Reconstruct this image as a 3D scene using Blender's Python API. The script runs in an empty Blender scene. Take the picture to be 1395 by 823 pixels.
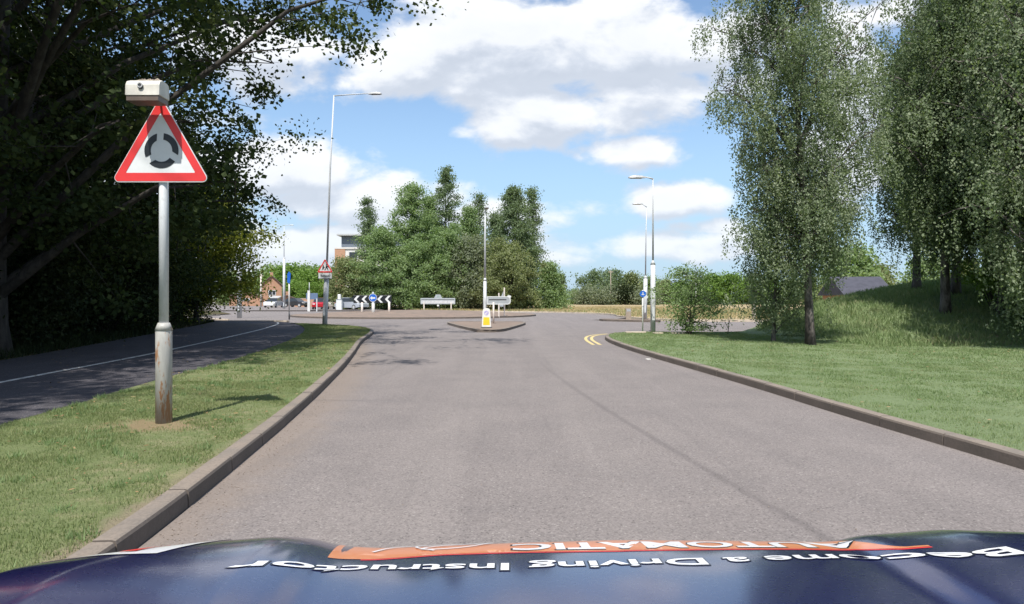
import bpy, math, random
import numpy as np
from mathutils import Vector
from mathutils.geometry import delaunay_2d_cdt
R = math.radians
S = bpy.context.scene
COL = S.collection

# ------------------------------------------------------------------ camera, sky, sun, exposure
HC = 1.35            # camera height above the road
F = 900.0            # focal length in photo pixels (photo 1395 wide)
HOR = 408.0          # horizon row
cam_d = bpy.data.cameras.new('camera'); cam = bpy.data.objects.new('camera', cam_d); COL.objects.link(cam)
cam.location = (0, 0, HC); cam.rotation_euler = (R(90), 0, 0)
cam_d.sensor_width = 36; cam_d.lens = 36 * F / 1395.0
cam_d.shift_y = -(411.5 - HOR) / 1395.0
cam_d.clip_start = 0.05; cam_d.clip_end = 8000
S.camera = cam

SUN_EL = 58.0
SH = Vector((0.17, 1.0)).normalized()      # direction in which shadows fall
sun_d = bpy.data.lights.new('sun', 'SUN'); sun_d.energy = 4.6; sun_d.angle = R(0.6); sun_d.color = (1.0, 0.955, 0.89)
sun = bpy.data.objects.new('sun', sun_d); COL.objects.link(sun)
ld = Vector((SH.x * math.cos(R(SUN_EL)), SH.y * math.cos(R(SUN_EL)), -math.sin(R(SUN_EL))))
sun.rotation_euler = ld.to_track_quat('-Z', 'Y').to_euler(); sun.location = (0, 0, 50)

S.view_settings.view_transform = 'Standard'; S.view_settings.look = 'None'
S.view_settings.exposure = 0.5; S.view_settings.gamma = 1.0
S.view_settings.use_curve_mapping = False

class NT:
    """small helper to write node trees"""
    def __init__(s, tree): s.t = tree; s.n = tree.nodes; s.l = tree.links
    def add(s, typ, **kw):
        n = s.n.new(typ)
        for k, v in kw.items(): setattr(n, k, v)
        return n
    def put(s, sock, v):
        if hasattr(v, 'is_output') or isinstance(v, bpy.types.NodeSocket): s.l.new(v, sock)
        elif v is not None: sock.default_value = v
    def math(s, op, a, b=None, c=None, clamp=False):
        n = s.add('ShaderNodeMath', operation=op, use_clamp=clamp)
        s.put(n.inputs[0], a)
        if b is not None: s.put(n.inputs[1], b)
        if c is not None: s.put(n.inputs[2], c)
        return n.outputs[0]
    def vmath(s, op, a, b=None):
        n = s.add('ShaderNodeVectorMath', operation=op)
        s.put(n.inputs[0], a)
        if b is not None: s.put(n.inputs[1], b)
        return n.outputs[1] if op in ('LENGTH', 'DISTANCE', 'DOT_PRODUCT') else n.outputs[0]
    def noise(s, vec, scale, detail=4, rough=0.55, dist=0.0):
        n = s.add('ShaderNodeTexNoise'); s.put(n.inputs['Vector'], vec)
        n.inputs['Scale'].default_value = scale; n.inputs['Detail'].default_value = detail
        n.inputs['Roughness'].default_value = rough; n.inputs['Distortion'].default_value = dist
        return n.outputs[0]
    def ramp(s, fac, stops, interp='LINEAR'):
        n = s.add('ShaderNodeValToRGB'); s.put(n.inputs[0], fac); cr = n.color_ramp; cr.interpolation = interp
        while len(cr.elements) < len(stops): cr.elements.new(0.5)
        for e, (p, c) in zip(cr.elements, stops):
            e.position = p; e.color = (c[0], c[1], c[2], 1) if len(c) == 3 else c
        return n.outputs[0]
    def sstep(s, v, a, b):
        n = s.add('ShaderNodeMapRange', interpolation_type='SMOOTHSTEP'); s.put(n.inputs[0], v)
        n.inputs[1].default_value = a; n.inputs[2].default_value = b
        return n.outputs[0]
    def mix(s, f, a, b, blend='MIX'):
        n = s.add('ShaderNodeMix', data_type='RGBA', blend_type=blend)
        s.put(n.inputs[0], f); s.put(n.inputs[6], c4(a)); s.put(n.inputs[7], c4(b))
        return n.outputs[2]
def c4(c): return (c[0], c[1], c[2], 1) if isinstance(c, (tuple, list)) and len(c) == 3 else c

W = bpy.data.worlds.new('World'); S.world = W; W.use_nodes = True
w = NT(W.node_tree); w.n.clear()
sky = w.add('ShaderNodeTexSky', sky_type='NISHITA'); sky.sun_disc = False
sky.sun_elevation = R(SUN_EL); sky.sun_rotation = math.atan2(-SH.x, -SH.y)
sky.air_density = 1.0; sky.dust_density = 0.6; sky.ozone_density = 2.2; sky.altitude = 50
SKYK = 0.15
tc = w.add('ShaderNodeTexCoord').outputs['Generated']
def pdir(px, py): return ((px - 697.5) / F, 1.0, (HOR - py) / F)
# clouds: a density from noise over the direction, gathered into the banks that stand in this sky
def clouds(vec):
    sep = w.add('ShaderNodeSeparateXYZ'); w.put(sep.inputs[0], vec)
    hz = w.math('MAXIMUM', w.math('ABSOLUTE', sep.outputs[1]), 0.25)
    cmb = w.add('ShaderNodeCombineXYZ')
    w.put(cmb.inputs[0], w.math('DIVIDE', sep.outputs[0], hz)); w.put(cmb.inputs[1], w.math('SIGN', sep.outputs[1]))
    w.put(cmb.inputs[2], w.math('DIVIDE', sep.outputs[2], hz))
    p = cmb.outputs[0]
    st = w.vmath('MULTIPLY', p, (1.0, 1.0, 1.75))
    n = w.math('MULTIPLY_ADD', w.noise(st, 6.5, 9, 0.56, 0.15), 1.0, -0.5)
    big = w.math('MULTIPLY_ADD', w.noise(st, 2.1, 2, 0.5), 1.0, -0.5)
    tot = None
    banks = [(745, 55, 190, 60, 1.0), (890, 60, 170, 55, .95), (545, 105, 85, 45, .8), (770, 160, 130, 38, .95), (860, 205, 75, 22, .95), (640, 120, 90, 40, .75), (860, 125, 110, 40, .8),
             (628, 180, 40, 14, .55), (690, 222, 50, 15, .42), (985, 120, 120, 50, .6), (395, 235, 110, 42, 1.0), (500, 275, 170, 38, .95),
             (600, 250, 60, 22, .45), (690, 290, 120, 30, .85), (921, 275, 56, 24, 1.0), (960, 310, 70, 14, .7), (880, 335, 160, 28, .85), (740, 352, 130, 18, .7), (420, 340, 190, 45, .9),
             (1160, 90, 42, 90, .85), (1240, 15, 90, 40, .85), (1180, 240, 110, 60, .75), (340, 80, 130, 55, .75),
             (60, 200, 240, 140, .8), (1450, 200, 300, 160, .6), (250, -150, 260, 80, .7), (1000, -190, 330, 90, .7)]
    for bx, by, sx, sy, a in banks:
        c = pdir(bx, by)
        q = w.vmath('MULTIPLY', w.vmath('SUBTRACT', p, c), (F / sx, 1.2, F / sy))
        d2 = w.vmath('DOT_PRODUCT', q, q)
        g = w.math('MULTIPLY', w.math('EXPONENT', w.math('MULTIPLY', d2, -0.62)), a)
        tot = g if tot is None else w.math('MAXIMUM', tot, g)
    back = w.math('MULTIPLY', w.math('LESS_THAN', sep.outputs[1], 0.0), 0.42)
    tot = w.math('MAXIMUM', tot, back)
    return w.math('ADD', tot, w.math('MULTIPLY_ADD', n, 1.9, w.math('MULTIPLY', big, .55)))
D = clouds(tc)
D2 = clouds(w.vmath('ADD', tc, (-0.008, -0.006, 0.030)))
cov = w.sstep(D, 0.335, 0.69)
lit = w.sstep(w.math('SUBTRACT', D, D2), -0.30, 0.30)
thick = w.sstep(D, 0.5, 1.5)
shade = w.math('ADD', w.math('MULTIPLY', lit, 0.75), w.math('MULTIPLY', w.math('SUBTRACT', 1.0, thick), 0.25))
ccol = w.ramp(shade, [(0.0, (0.40, 0.445, 0.52)), (0.38, (0.52, 0.56, 0.63)), (0.7, (0.65, 0.675, 0.715)), (1.0, (0.76, 0.77, 0.79))])
skyb = w.vmath('MULTIPLY', sky.outputs[0], (SKYK * .92, SKYK * .94, SKYK * .92))
sepz = w.add('ShaderNodeSeparateXYZ'); w.put(sepz.inputs[0], tc)
hazef = w.math('MULTIPLY', w.math('SUBTRACT', 1.0, w.sstep(sepz.outputs[2], -0.02, 0.36)), 0.85)
skyc = w.mix(hazef, skyb, (0.29, 0.43, 0.60))
ccol2 = w.mix(w.math('MULTIPLY', w.math('SUBTRACT', 1.0, w.sstep(sepz.outputs[2], 0.0, 0.22)), 0.35), ccol, (0.50, 0.60, 0.70))
fin = w.mix(w.math('MULTIPLY', cov, 0.96), skyc, ccol2)
bg = w.add('ShaderNodeBackground'); w.put(bg.inputs[0], fin); bg.inputs[1].default_value = 1.0
wo = w.add('ShaderNodeOutputWorld'); w.l.new(bg.outputs[0], wo.inputs[0])

S.cycles.max_bounces = 6; S.cycles.diffuse_bounces = 3; S.cycles.transparent_max_bounces = 8; S.cycles.glossy_bounces = 3

# ------------------------------------------------------------------ geometry helpers
def gx(px, d): return (px - 697.5) / F * d
def gz(py, d): return HC + (HOR - py) / F * d
def gd(py): return HC * F / (py - HOR)
def gp(px, py): d = gd(py); return (gx(px, d), d)

def mesh_np(name, V, loops, sizes, smooth=False):
    me = bpy.data.meshes.new(name)
    V = np.asarray(V, np.float32); loops = np.asarray(loops, np.int32); sizes = np.asarray(sizes, np.int32)
    me.vertices.add(len(V)); me.vertices.foreach_set('co', V.ravel())
    me.loops.add(len(loops)); me.loops.foreach_set('vertex_index', loops)
    me.polygons.add(len(sizes))
    st = np.zeros(len(sizes), np.int32); st[1:] = np.cumsum(sizes)[:-1]
    me.polygons.foreach_set('loop_start', st); me.polygons.foreach_set('loop_total', sizes)
    if smooth: me.polygons.foreach_set('use_smooth', np.ones(len(sizes), bool))
    me.update(calc_edges=True); me.validate()
    return me
def link(name, me, mat=None, parent=None, loc=None):
    if mat is not None: me.materials.append(mat)
    o = bpy.data.objects.new(name, me); COL.objects.link(o)
    if parent is not None: o.parent = parent
    if loc is not None: o.location = loc
    return o
class MB:
    def __init__(s): s.v = []; s.f = []; s.sm = []
    def add(s, vs, fs, smooth=False):
        b = len(s.v); s.v += [tuple(v) for v in vs]; s.f += [tuple(i + b for i in f) for f in fs]; s.sm += [smooth] * len(fs); return s
    def box(s, x0, x1, y0, y1, z0, z1, bev=0.0):
        if bev <= 0:
            vs = [(x, y, z) for z in (z0, z1) for y in (y0, y1) for x in (x0, x1)]
            return s.add(vs, [(0, 2, 3, 1), (4, 5, 7, 6), (0, 1, 5, 4), (1, 3, 7, 5), (3, 2, 6, 7), (2, 0, 4, 6)])
        b = bev; pl = []
        ring = lambda z, i: [(x0 + b - 0 * i, y0 + i, z), (x1 - b, y0 + i, z), (x1 - i, y0 + b, z), (x1 - i, y1 - b, z), (x1 - b, y1 - i, z), (x0 + b, y1 - i, z), (x0 + i, y1 - b, z), (x0 + i, y0 + b, z)]
        rs = [ring(z0, b * .6), ring(z0 + b, 0), ring(z1 - b, 0), ring(z1, b * .6)]
        vs = [p for r in rs for p in r]; fs = []
        for k in range(3):
            for i in range(8): fs.append((k * 8 + i, k * 8 + (i + 1) % 8, k * 8 + 8 + (i + 1) % 8, k * 8 + 8 + i))
        fs.append(tuple(range(7, -1, -1))); fs.append(tuple(range(24, 32)))
        return s.add(vs, fs)
    def tube(s, pts, rad, n=8, cap=True, smooth=True):
        pts = [Vector(p) for p in pts]; m = len(pts)
        if not hasattr(rad, '__len__'): rad = [rad] * m
        vs = []; fs = []; ref = None
        for i, p in enumerate(pts):
            d = (pts[min(i + 1, m - 1)] - pts[max(i - 1, 0)]); d = d.normalized() if d.length > 1e-9 else Vector((0, 0, 1))
            if ref is None:
                ref = Vector((1, 0, 0)) if abs(d.x) < 0.9 else Vector((0, 1, 0))
            a = (ref - d * ref.dot(d)); a = a.normalized() if a.length > 1e-6 else d.orthogonal().normalized()
            ref = a; b = d.cross(a)
            for k in range(n):
                t = 2 * math.pi * k / n; vs.append(p + (a * math.cos(t) + b * math.sin(t)) * rad[i])
        for i in range(m - 1):
            for k in range(n): fs.append((i * n + k, i * n + (k + 1) % n, (i + 1) * n + (k + 1) % n, (i + 1) * n + k))
        s.add(vs, fs, smooth)
        if cap: b = len(s.v) - m * n; s.f.append(tuple(b + k for k in range(n - 1, -1, -1))); s.f.append(tuple(b + (m - 1) * n + k for k in range(n))); s.sm += [False, False]
        return s
    def prism(s, poly, y0, y1, T=None):
        """outline in x,z extruded along y"""
        n = len(poly); vs = [(p[0], y0, p[1]) for p in poly] + [(p[0], y1, p[1]) for p in poly]
        if T: vs = [T(v) for v in vs]
        fs = [tuple(range(n)), tuple(range(2 * n - 1, n - 1, -1))] + [((i + 1) % n, i, n + i, n + (i + 1) % n) for i in range(n)]
        return s.add(vs, fs)
    def build(s, name, mat, parent=None, loc=None):
        me = bpy.data.meshes.new(name); me.from_pydata(s.v, [], s.f); me.polygons.foreach_set('use_smooth', s.sm); me.update()
        return link(name, me, mat, parent, loc)
def tag(o, label=None, cat=None, group=None, kind=None):
    if label: o['label'] = label
    if cat: o['category'] = cat
    if group: o['group'] = group
    if kind: o['kind'] = kind
    return o
def thing(name, label, cat, loc=(0, 0, 0), rz=0, group=None):
    o = bpy.data.objects.new(name, None); COL.objects.link(o); o.location = loc; o.rotation_euler = (0, 0, rz); o.empty_display_size = .2
    return tag(o, label, cat, group)
def dup(root, loc, rz=0, label=None, scale=None):
    r = root.copy(); COL.objects.link(r); r.location = loc; r.rotation_euler = (0, 0, rz)
    if scale: r.scale = scale
    if label: r['label'] = label
    for ch in list(root.children):
        c = ch.copy(); COL.objects.link(c); c.parent = r
        for g in list(ch.children):
            d = g.copy(); COL.objects.link(d); d.parent = c
    return r

def inside(P, poly):
    x = P[:, 0]; y = P[:, 1]; c = np.zeros(len(P), bool); n = len(poly)
    for i in range(n):
        x1, y1 = poly[i]; x2, y2 = poly[i - 1]
        m = ((y1 > y) != (y2 > y)) & (x < (x2 - x1) * (y - y1) / ((y2 - y1) if y2 != y1 else 1e-9) + x1)
        c ^= m
    return c
def surface(name, poly, zf, mat, step=1.0, zone=None, kind='structure'):
    """a filled outline with inner points, lifted by zf(x, y)"""
    poly = [tuple(p) for p in poly]
    pts = list(poly)
    P = np.array(poly); x0, y0 = P.min(0); x1, y1 = P.max(0)
    if zone: x0, x1, y0, y1 = max(x0, zone[0]), min(x1, zone[1]), max(y0, zone[2]), min(y1, zone[3])
    if step:
        gxs, gys = np.meshgrid(np.arange(x0 + step / 2, x1, step), np.arange(y0 + step / 2, y1, step))
        G = np.stack([gxs.ravel(), gys.ravel()], 1) + np.random.default_rng(3).uniform(-.2, .2, (gxs.size, 2)) * step
        pts += [tuple(g) for g in G[inside(G, poly)]]
    n = len(poly)
    r = delaunay_2d_cdt([Vector(p) for p in pts], [(i, (i + 1) % n) for i in range(n)], [], 1, 1e-5)
    vs = [(v.x, v.y, zf(v.x, v.y)) for v in r[0]]
    fs = []
    for f in r[2]:
        a, b, c = (vs[i] for i in f[:3])
        ar = (b[0] - a[0]) * (c[1] - a[1]) - (b[1] - a[1]) * (c[0] - a[0])
        fs.append(tuple(f) if ar > 0 else tuple(reversed(f)))
    me = bpy.data.meshes.new(name); me.from_pydata(vs, [], fs); me.update(); me.polygons.foreach_set('use_smooth', [True] * len(fs))
    o = link(name, me, mat); tag(o, kind=kind); return o
def densify(pts, step):
    out = []
    for (a, b) in zip(pts[:-1], pts[1:]):
        n = max(1, int(math.dist(a, b) / step)); out += [(a[0] + (b[0] - a[0]) * i / n, a[1] + (b[1] - a[1]) * i / n) for i in range(n)]
    return out + [pts[-1]]
def smooth_line(pts, it=2):
    for _ in range(it):
        q = [pts[0]]
        for a, b in zip(pts[:-1], pts[1:]):
            q += [(a[0] * .75 + b[0] * .25, a[1] * .75 + b[1] * .25), (a[0] * .25 + b[0] * .75, a[1] * .25 + b[1] * .75)]
        pts = q + [pts[-1]]
    return pts
def offset(pts, d):
    out = []
    for i, p in enumerate(pts):
        a = pts[max(i - 1, 0)]; b = pts[min(i + 1, len(pts) - 1)]
        tx, ty = b[0] - a[0], b[1] - a[1]; L = math.hypot(tx, ty) or 1
        out.append((p[0] - ty / L * d, p[1] + tx / L * d))     # left of travel for d > 0
    return out
def kerb(line, mat, side=1, h=0.115, wdt=0.13, stone=0.915):
    """kerbstones along a line; side +1 puts the stones to the left of travel"""
    # resample by arc length
    L = [0]; P = [Vector(p) for p in line]
    for a, b in zip(P[:-1], P[1:]): L.append(L[-1] + (b - a).length)
    L = np.array(L); X = np.array([p.x for p in P]); Y = np.array([p.y for p in P])
    at = lambda s: Vector((np.interp(s, L, X), np.interp(s, L, Y)))
    m = MB(); s = 0.0; rnd = random.Random(5)
    while s < L[-1] - 0.2:
        e = min(s + stone, L[-1]); k = 3
        vs = []; dz = rnd.uniform(-.004, .004); dx = rnd.uniform(-.004, .004)
        for i in range(k + 1):
            q = s + 0.007 + (e - s - 0.014) * i / k; c = at(q); t = (at(min(q + .05, L[-1])) - at(max(q - .05, 0))); t = t.normalized() if t.length > 0 else Vector((0, 1))
            nrm = Vector((-t.y, t.x)) * side
            for (o, z) in ((dx, -.05), (dx + .006, h * .8), (dx + .014, h * .95), (dx + .03, h), (wdt, h), (wdt, -.05)):
                v = c + nrm * o; vs.append((v.x, v.y, z + (dz if z > 0 else 0)))
        fs = []
        for i in range(k):
            for j in range(5):
                q = (i * 6 + j, i * 6 + j + 1, i * 6 + 6 + j + 1, i * 6 + 6 + j); fs.append(q if side > 0 else q[::-1])
        fs.append((0, 1, 2, 3, 4, 5)); fs.append(tuple(k * 6 + i for i in (5, 4, 3, 2, 1, 0)))
        m.add(vs, fs); s = e
    return tag(m.build('kerb', mat), kind='structure')
def strip(name, line, wd, z, mat, wob=0.0):
    a = offset(line, wd / 2); b = offset(line, -wd / 2); rnd = random.Random(9)
    a = [(p[0] + rnd.uniform(-wob, wob), p[1]) for p in a]; b = [(p[0] + rnd.uniform(-wob, wob), p[1]) for p in b]
    n = len(line); vs = [(p[0], p[1], z) for p in a + b]; fs = [(i, n + i, n + i + 1, i + 1) for i in range(n - 1)]
    return tag(MB().add(vs, fs).build(name, mat), kind='structure')

# ------------------------------------------------------------------ materials
def new_mat(name):
    m = bpy.data.materials.new(name); m.use_nodes = True; t = NT(m.node_tree); t.n.clear()
    out = t.add('ShaderNodeOutputMaterial'); b = t.add('ShaderNodeBsdfPrincipled'); t.l.new(b.outputs[0], out.inputs[0])
    return m, t, b, out
def pos(t): return t.add('ShaderNodeNewGeometry').outputs['Position']
def objc(t): return t.add('ShaderNodeTexCoord').outputs['Object']
def plain(name, col, rough=.5, metal=0, var=.12, vs=6.0, coat=0, bump=0):
    m, t, b, o = new_mat(name); c = objc(t); n = t.noise(c, vs, 5)
    k = t.ramp(n, [(.25, tuple(max(0, x * (1 - var)) for x in col)), (.75, tuple(min(1, x * (1 + var)) for x in col))])
    t.put(b.inputs['Base Color'], k); b.inputs['Roughness'].default_value = rough; b.inputs['Metallic'].default_value = metal
    b.inputs['Coat Weight'].default_value = coat
    if bump:
        bp = t.add('ShaderNodeBump'); bp.inputs['Strength'].default_value = bump; bp.inputs['Distance'].default_value = .01
        t.put(bp.inputs['Height'], t.noise(c, vs * 8, 4)); t.l.new(bp.outputs[0], b.inputs['Normal'])
    return m

def asphalt(name, ca, cb, agg=.35, stain=None):
    m, t, b, o = new_mat(name); p = pos(t)
    n1 = t.noise(p, 150, 3, .7); n2 = t.noise(p, 1.1, 5, .6); n3 = t.noise(t.vmath('MULTIPLY', p, (1.6, .12, 1)), 1.0, 4)
    base = t.mix(t.sstep(n2, .3, .7), ca, cb)
    base = t.mix(t.math('MULTIPLY', t.sstep(n3, .45, .7), .35), base, tuple(x * 1.18 for x in ca))
    vor = t.add('ShaderNodeTexVoronoi'); t.put(vor.inputs['Vector'], p); vor.inputs['Scale'].default_value = 95
    st = t.add('ShaderNodeSeparateColor'); t.put(st.inputs[0], vor.outputs['Color'])
    spk = t.math('MULTIPLY', t.math('SUBTRACT', st.outputs[0], .5), agg * 2)
    spk = t.math('ADD', t.math('ADD', spk, 1.0), t.math('MULTIPLY', t.math('SUBTRACT', n1, .5), .5))
    sc = t.vmath('MULTIPLY', base, None); nd = sc.node
    cmb = t.add('ShaderNodeCombineXYZ')
    for i in range(3): t.put(cmb.inputs[i], spk)
    t.l.new(cmb.outputs[0], nd.inputs[1])
    # pale and dark single chips
    chip = t.sstep(st.outputs[1], .965, .985); col = t.mix(t.math('MULTIPLY', chip, .42), sc, (.42, .39, .36))
    dk = t.sstep(st.outputs[2], .94, .97); col = t.mix(t.math('MULTIPLY', dk, .5), col, (.045, .04, .04))
    if stain: col = stain(t, p, col)
    t.put(b.inputs['Base Color'], col); b.inputs['Roughness'].default_value = .88; b.inputs['Specular IOR Level'].default_value = .3
    bp = t.add('ShaderNodeBump'); bp.inputs['Strength'].default_value = .55; bp.inputs['Distance'].default_value = .006
    t.put(bp.inputs['Height'], t.math('ADD', st.outputs[0], n1)); t.l.new(bp.outputs[0], b.inputs['Normal'])
    return m
SEAM = np.polyfit([16, 13.2, 9.6, 7.5, 5.24, 4.31, 3.6], [.55, .62, 1.0, 1.27, 1.53, 1.69, 1.79], 2)
SEAM = [float(q) for q in SEAM]
def road_stain(t, p, col):
    # dusty grit gathered beside the left kerb; darker tyre lines; worn mottling
    sp = t.add('ShaderNodeSeparateXYZ'); t.put(sp.inputs[0], p)
    kx = t.math('ADD', -1.93, t.math('MULTIPLY', t.math('POWER', t.math('MAXIMUM', sp.outputs[1], 0.01), 2.0), -0.0068))
    dd = t.math('SUBTRACT', sp.outputs[0], kx)
    g = t.math('SUBTRACT', 1.0, t.sstep(t.math('ADD', dd, t.math('MULTIPLY', t.noise(p, 3.5, 5), .5)), .22, .75))
    g = t.math('MULTIPLY', g, t.math('LESS_THAN', sp.outputs[1], 24.0))
    col = t.mix(t.math('MULTIPLY', g, .65), col, (.235, .19, .155))
    # soft, slightly darker joint between two paving lanes
    y = sp.outputs[1]; sx_ = t.math('ADD', t.math('MULTIPLY_ADD', y, SEAM[1], SEAM[2]), t.math('MULTIPLY', t.math('MULTIPLY', y, y), SEAM[0]))
    ds = t.math('ABSOLUTE', t.math('ADD', t.math('SUBTRACT', sp.outputs[0], sx_), t.math('MULTIPLY', t.math('SUBTRACT', t.noise(p, 5, 4), .5), .05)))
    k = t.math('MULTIPLY', t.math('SUBTRACT', 1.0, t.sstep(ds, .005, .07)), t.math('SUBTRACT', 1.0, t.sstep(y, 9.0, 17.0)))
    col = t.mix(t.math('MULTIPLY', k, .36), col, (.085, .075, .075))
    # polished wheel tracks and old stains
    for cx_ in (-.75, .75):
        wt = t.math('SUBTRACT', 1.0, t.sstep(t.math('ABSOLUTE', t.math('SUBTRACT', sp.outputs[0], t.math('ADD', cx_, t.math('MULTIPLY', y, .012)))), .1, .45)); col = t.mix(t.math('MULTIPLY', wt, .10), col, (.27, .24, .22))
    oil = t.sstep(t.noise(t.vmath('MULTIPLY', p, (1.4, .5, 1)), 1.6, 6, .7), .66, .74); col = t.mix(t.math('MULTIPLY', oil, .22), col, (.08, .075, .07))
    tr = t.noise(t.vmath('MULTIPLY', p, (3.0, .10, 1)), 1.0, 3)
    return t.mix(t.math('MULTIPLY', t.sstep(tr, .55, .75), .22), col, (.105, .095, .095))
M = {}
M['road'] = asphalt('asphalt_road', (.212, .187, .176), (.186, .165, .157), .21, road_stain)
M['path'] = asphalt('asphalt_path', (.075, .07, .078), (.06, .056, .064), .3)
M['tar'] = asphalt('tar_seam', (.160, .142, .14), (.145, .128, .127), .2)

def grass_mat(name, green, green2, straw, f0, f1, masks=(), edge=False):
    m, t, b, o = new_mat(name); p = pos(t)
    n1 = t.noise(p, .55, 5, .6); n2 = t.noise(p, 7.0, 5, .65); n3 = t.noise(p, 60, 4, .7); n4 = t.noise(p, .12, 3)
    c = t.mix(t.sstep(n2, .3, .7), green, green2)
    s = t.math('ADD', t.math('MULTIPLY', n1, .6), t.math('MULTIPLY', n2, .4)); s = t.math('ADD', s, t.math('MULTIPLY', t.math('SUBTRACT', n4, .5), .35))
    c = t.mix(t.sstep(s, f0, f1), c, straw)
    c = t.mix(t.math('MULTIPLY', t.sstep(n3, .35, .75), .45), c, tuple(x * .4 for x in green))
    for (mx, my, rx, ry, col) in masks:
        q = t.vmath('MULTIPLY', t.vmath('SUBTRACT', p, (mx, my, 0)), (1 / rx, 1 / ry, 0)); L = t.vmath('LENGTH', q)
        k = t.math('SUBTRACT', 1.0, t.sstep(t.math('ADD', L, t.math('MULTIPLY', t.math('SUBTRACT', n2, .5), 1.7)), .35, 1.05))
        c = t.mix(t.math('MULTIPLY', k, .7), c, col)
    if edge:     # worn brown edge along the kerb
        sp = t.add('ShaderNodeSeparateXYZ'); t.put(sp.inputs[0], p)
        kx = t.math('ADD', -2.02, t.math('MULTIPLY', t.math('POWER', t.math('MAXIMUM', sp.outputs[1], 0.01), 2.0), -0.0068))
        k = t.math('SUBTRACT', 1.0, t.sstep(t.math('ADD', t.math('SUBTRACT', kx, sp.outputs[0]), t.math('MULTIPLY', t.math('SUBTRACT', n2, .5), .35)), .05, .26))
        c = t.mix(t.math('MULTIPLY', k, .8), c, (.27, .215, .155))
    t.put(b.inputs['Base Color'], c); b.inputs['Roughness'].default_value = .9; b.inputs['Specular IOR Level'].default_value = .15
    bp = t.add('ShaderNodeBump'); bp.inputs['Strength'].default_value = .8; bp.inputs['Distance'].default_value = .03
    t.put(bp.inputs['Height'], t.math('ADD', n3, n2)); t.l.new(bp.outputs[0], b.inputs['Normal'])
    return m
SOIL = (.30, .205, .13)
M['verge'] = grass_mat('mown_grass', (.165, .205, .085), (.20, .235, .105), (.35, .30, .185), .47, .70, [(-3.55, 6.55, .7, .45, SOIL)], True)
M['lawn'] = grass_mat('mown_lawn', (.18, .235, .115), (.21, .265, .135), (.33, .32, .19), .58, .82, [(13.6, 18.4, 3.4, .9, SOIL), (8.15, 18.1, .5, .4, (.2, .17, .1))])
M['field'] = grass_mat('dry_field', (.20, .19, .085), (.27, .23, .12), (.42, .32, .19), .30, .54)
M['ground'] = grass_mat('open_ground', (.12, .14, .05), (.17, .17, .07), (.30, .24, .13), .40, .62)
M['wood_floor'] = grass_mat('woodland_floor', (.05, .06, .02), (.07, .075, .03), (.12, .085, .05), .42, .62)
def soil_mat(name, a, b2):
    m, t, b, o = new_mat(name); p = pos(t); n = t.noise(p, 1.3, 6, .65); n2 = t.noise(p, 30, 4, .7)
    c = t.mix(t.sstep(n, .35, .65), a, b2); c = t.mix(t.math('MULTIPLY', t.sstep(n2, .4, .7), .4), c, tuple(x * .6 for x in a))
    t.put(b.inputs['Base Color'], c); b.inputs['Roughness'].default_value = .95
    return m
M['island'] = soil_mat('brown_paving_soil', (.245, .178, .135), (.18, .14, .11))
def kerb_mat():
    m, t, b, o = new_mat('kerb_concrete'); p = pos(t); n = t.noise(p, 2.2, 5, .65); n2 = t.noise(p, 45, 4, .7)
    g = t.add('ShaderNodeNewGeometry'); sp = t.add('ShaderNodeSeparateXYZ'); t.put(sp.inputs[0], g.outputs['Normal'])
    top = t.mix(t.sstep(n, .35, .7), (.25, .205, .165), (.19, .165, .14)); face = t.mix(t.sstep(n, .3, .7), (.115, .095, .08), (.155, .125, .105))  # upright faces coloured darker: painted shade on the left kerb, dirt on the right
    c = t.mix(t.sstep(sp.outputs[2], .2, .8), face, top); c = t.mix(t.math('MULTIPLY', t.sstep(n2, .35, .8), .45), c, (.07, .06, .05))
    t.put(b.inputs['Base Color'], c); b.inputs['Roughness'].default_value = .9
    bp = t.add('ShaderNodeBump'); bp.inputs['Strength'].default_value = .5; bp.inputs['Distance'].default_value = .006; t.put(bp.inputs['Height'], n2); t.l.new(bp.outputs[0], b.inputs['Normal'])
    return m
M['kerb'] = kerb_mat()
M['kerb_pale'] = plain('pale_kerb_concrete', (.46, .39, .31), .85, var=.25, vs=3)
def paint(name, col, wear=.45, under=(.1, .09, .09)):
    m, t, b, o = new_mat(name); p = pos(t); n = t.noise(p, 9, 6, .7)
    t.put(b.inputs['Base Color'], t.mix(t.sstep(n, wear, wear + .16), under, col)); b.inputs['Roughness'].default_value = .7
    return m
M['white_line'] = paint('worn_white_paint', (.62, .6, .56), .36, (.2, .18, .16)); M['yellow_line'] = paint('worn_yellow_paint', (.60, .47, .20), .3, (.25, .2, .14))

def leaf_mat(name, cols, trans=.35, rough=.7, spec=.10):
    m = bpy.data.materials.new(name); m.use_nodes = True; t = NT(m.node_tree); t.n.clear()
    out = t.add('ShaderNodeOutputMaterial'); g = t.add('ShaderNodeNewGeometry')
    r = g.outputs['Random Per Island']; n = t.noise(g.outputs['Position'], .8, 3, .6)
    f = t.math('ADD', t.math('MULTIPLY', r, .6), t.math('MULTIPLY', t.sstep(n, .3, .7), .4))
    k = len(cols); c = t.ramp(f, [(i / (k - 1), col) for i, col in enumerate(cols)])
    b = t.add('ShaderNodeBsdfPrincipled'); t.put(b.inputs['Base Color'], c); b.inputs['Roughness'].default_value = rough; b.inputs['Specular IOR Level'].default_value = spec
    tr = t.add('ShaderNodeBsdfTranslucent'); t.put(tr.inputs[0], t.mix(1.0, c, (1.0, 1.15, .5), 'MULTIPLY'))
    mx = t.add('ShaderNodeMixShader'); mx.inputs[0].default_value = trans; t.l.new(b.outputs[0], mx.inputs[1]); t.l.new(tr.outputs[0], mx.inputs[2]); t.l.new(mx.outputs[0], out.inputs[0])
    return m
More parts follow.
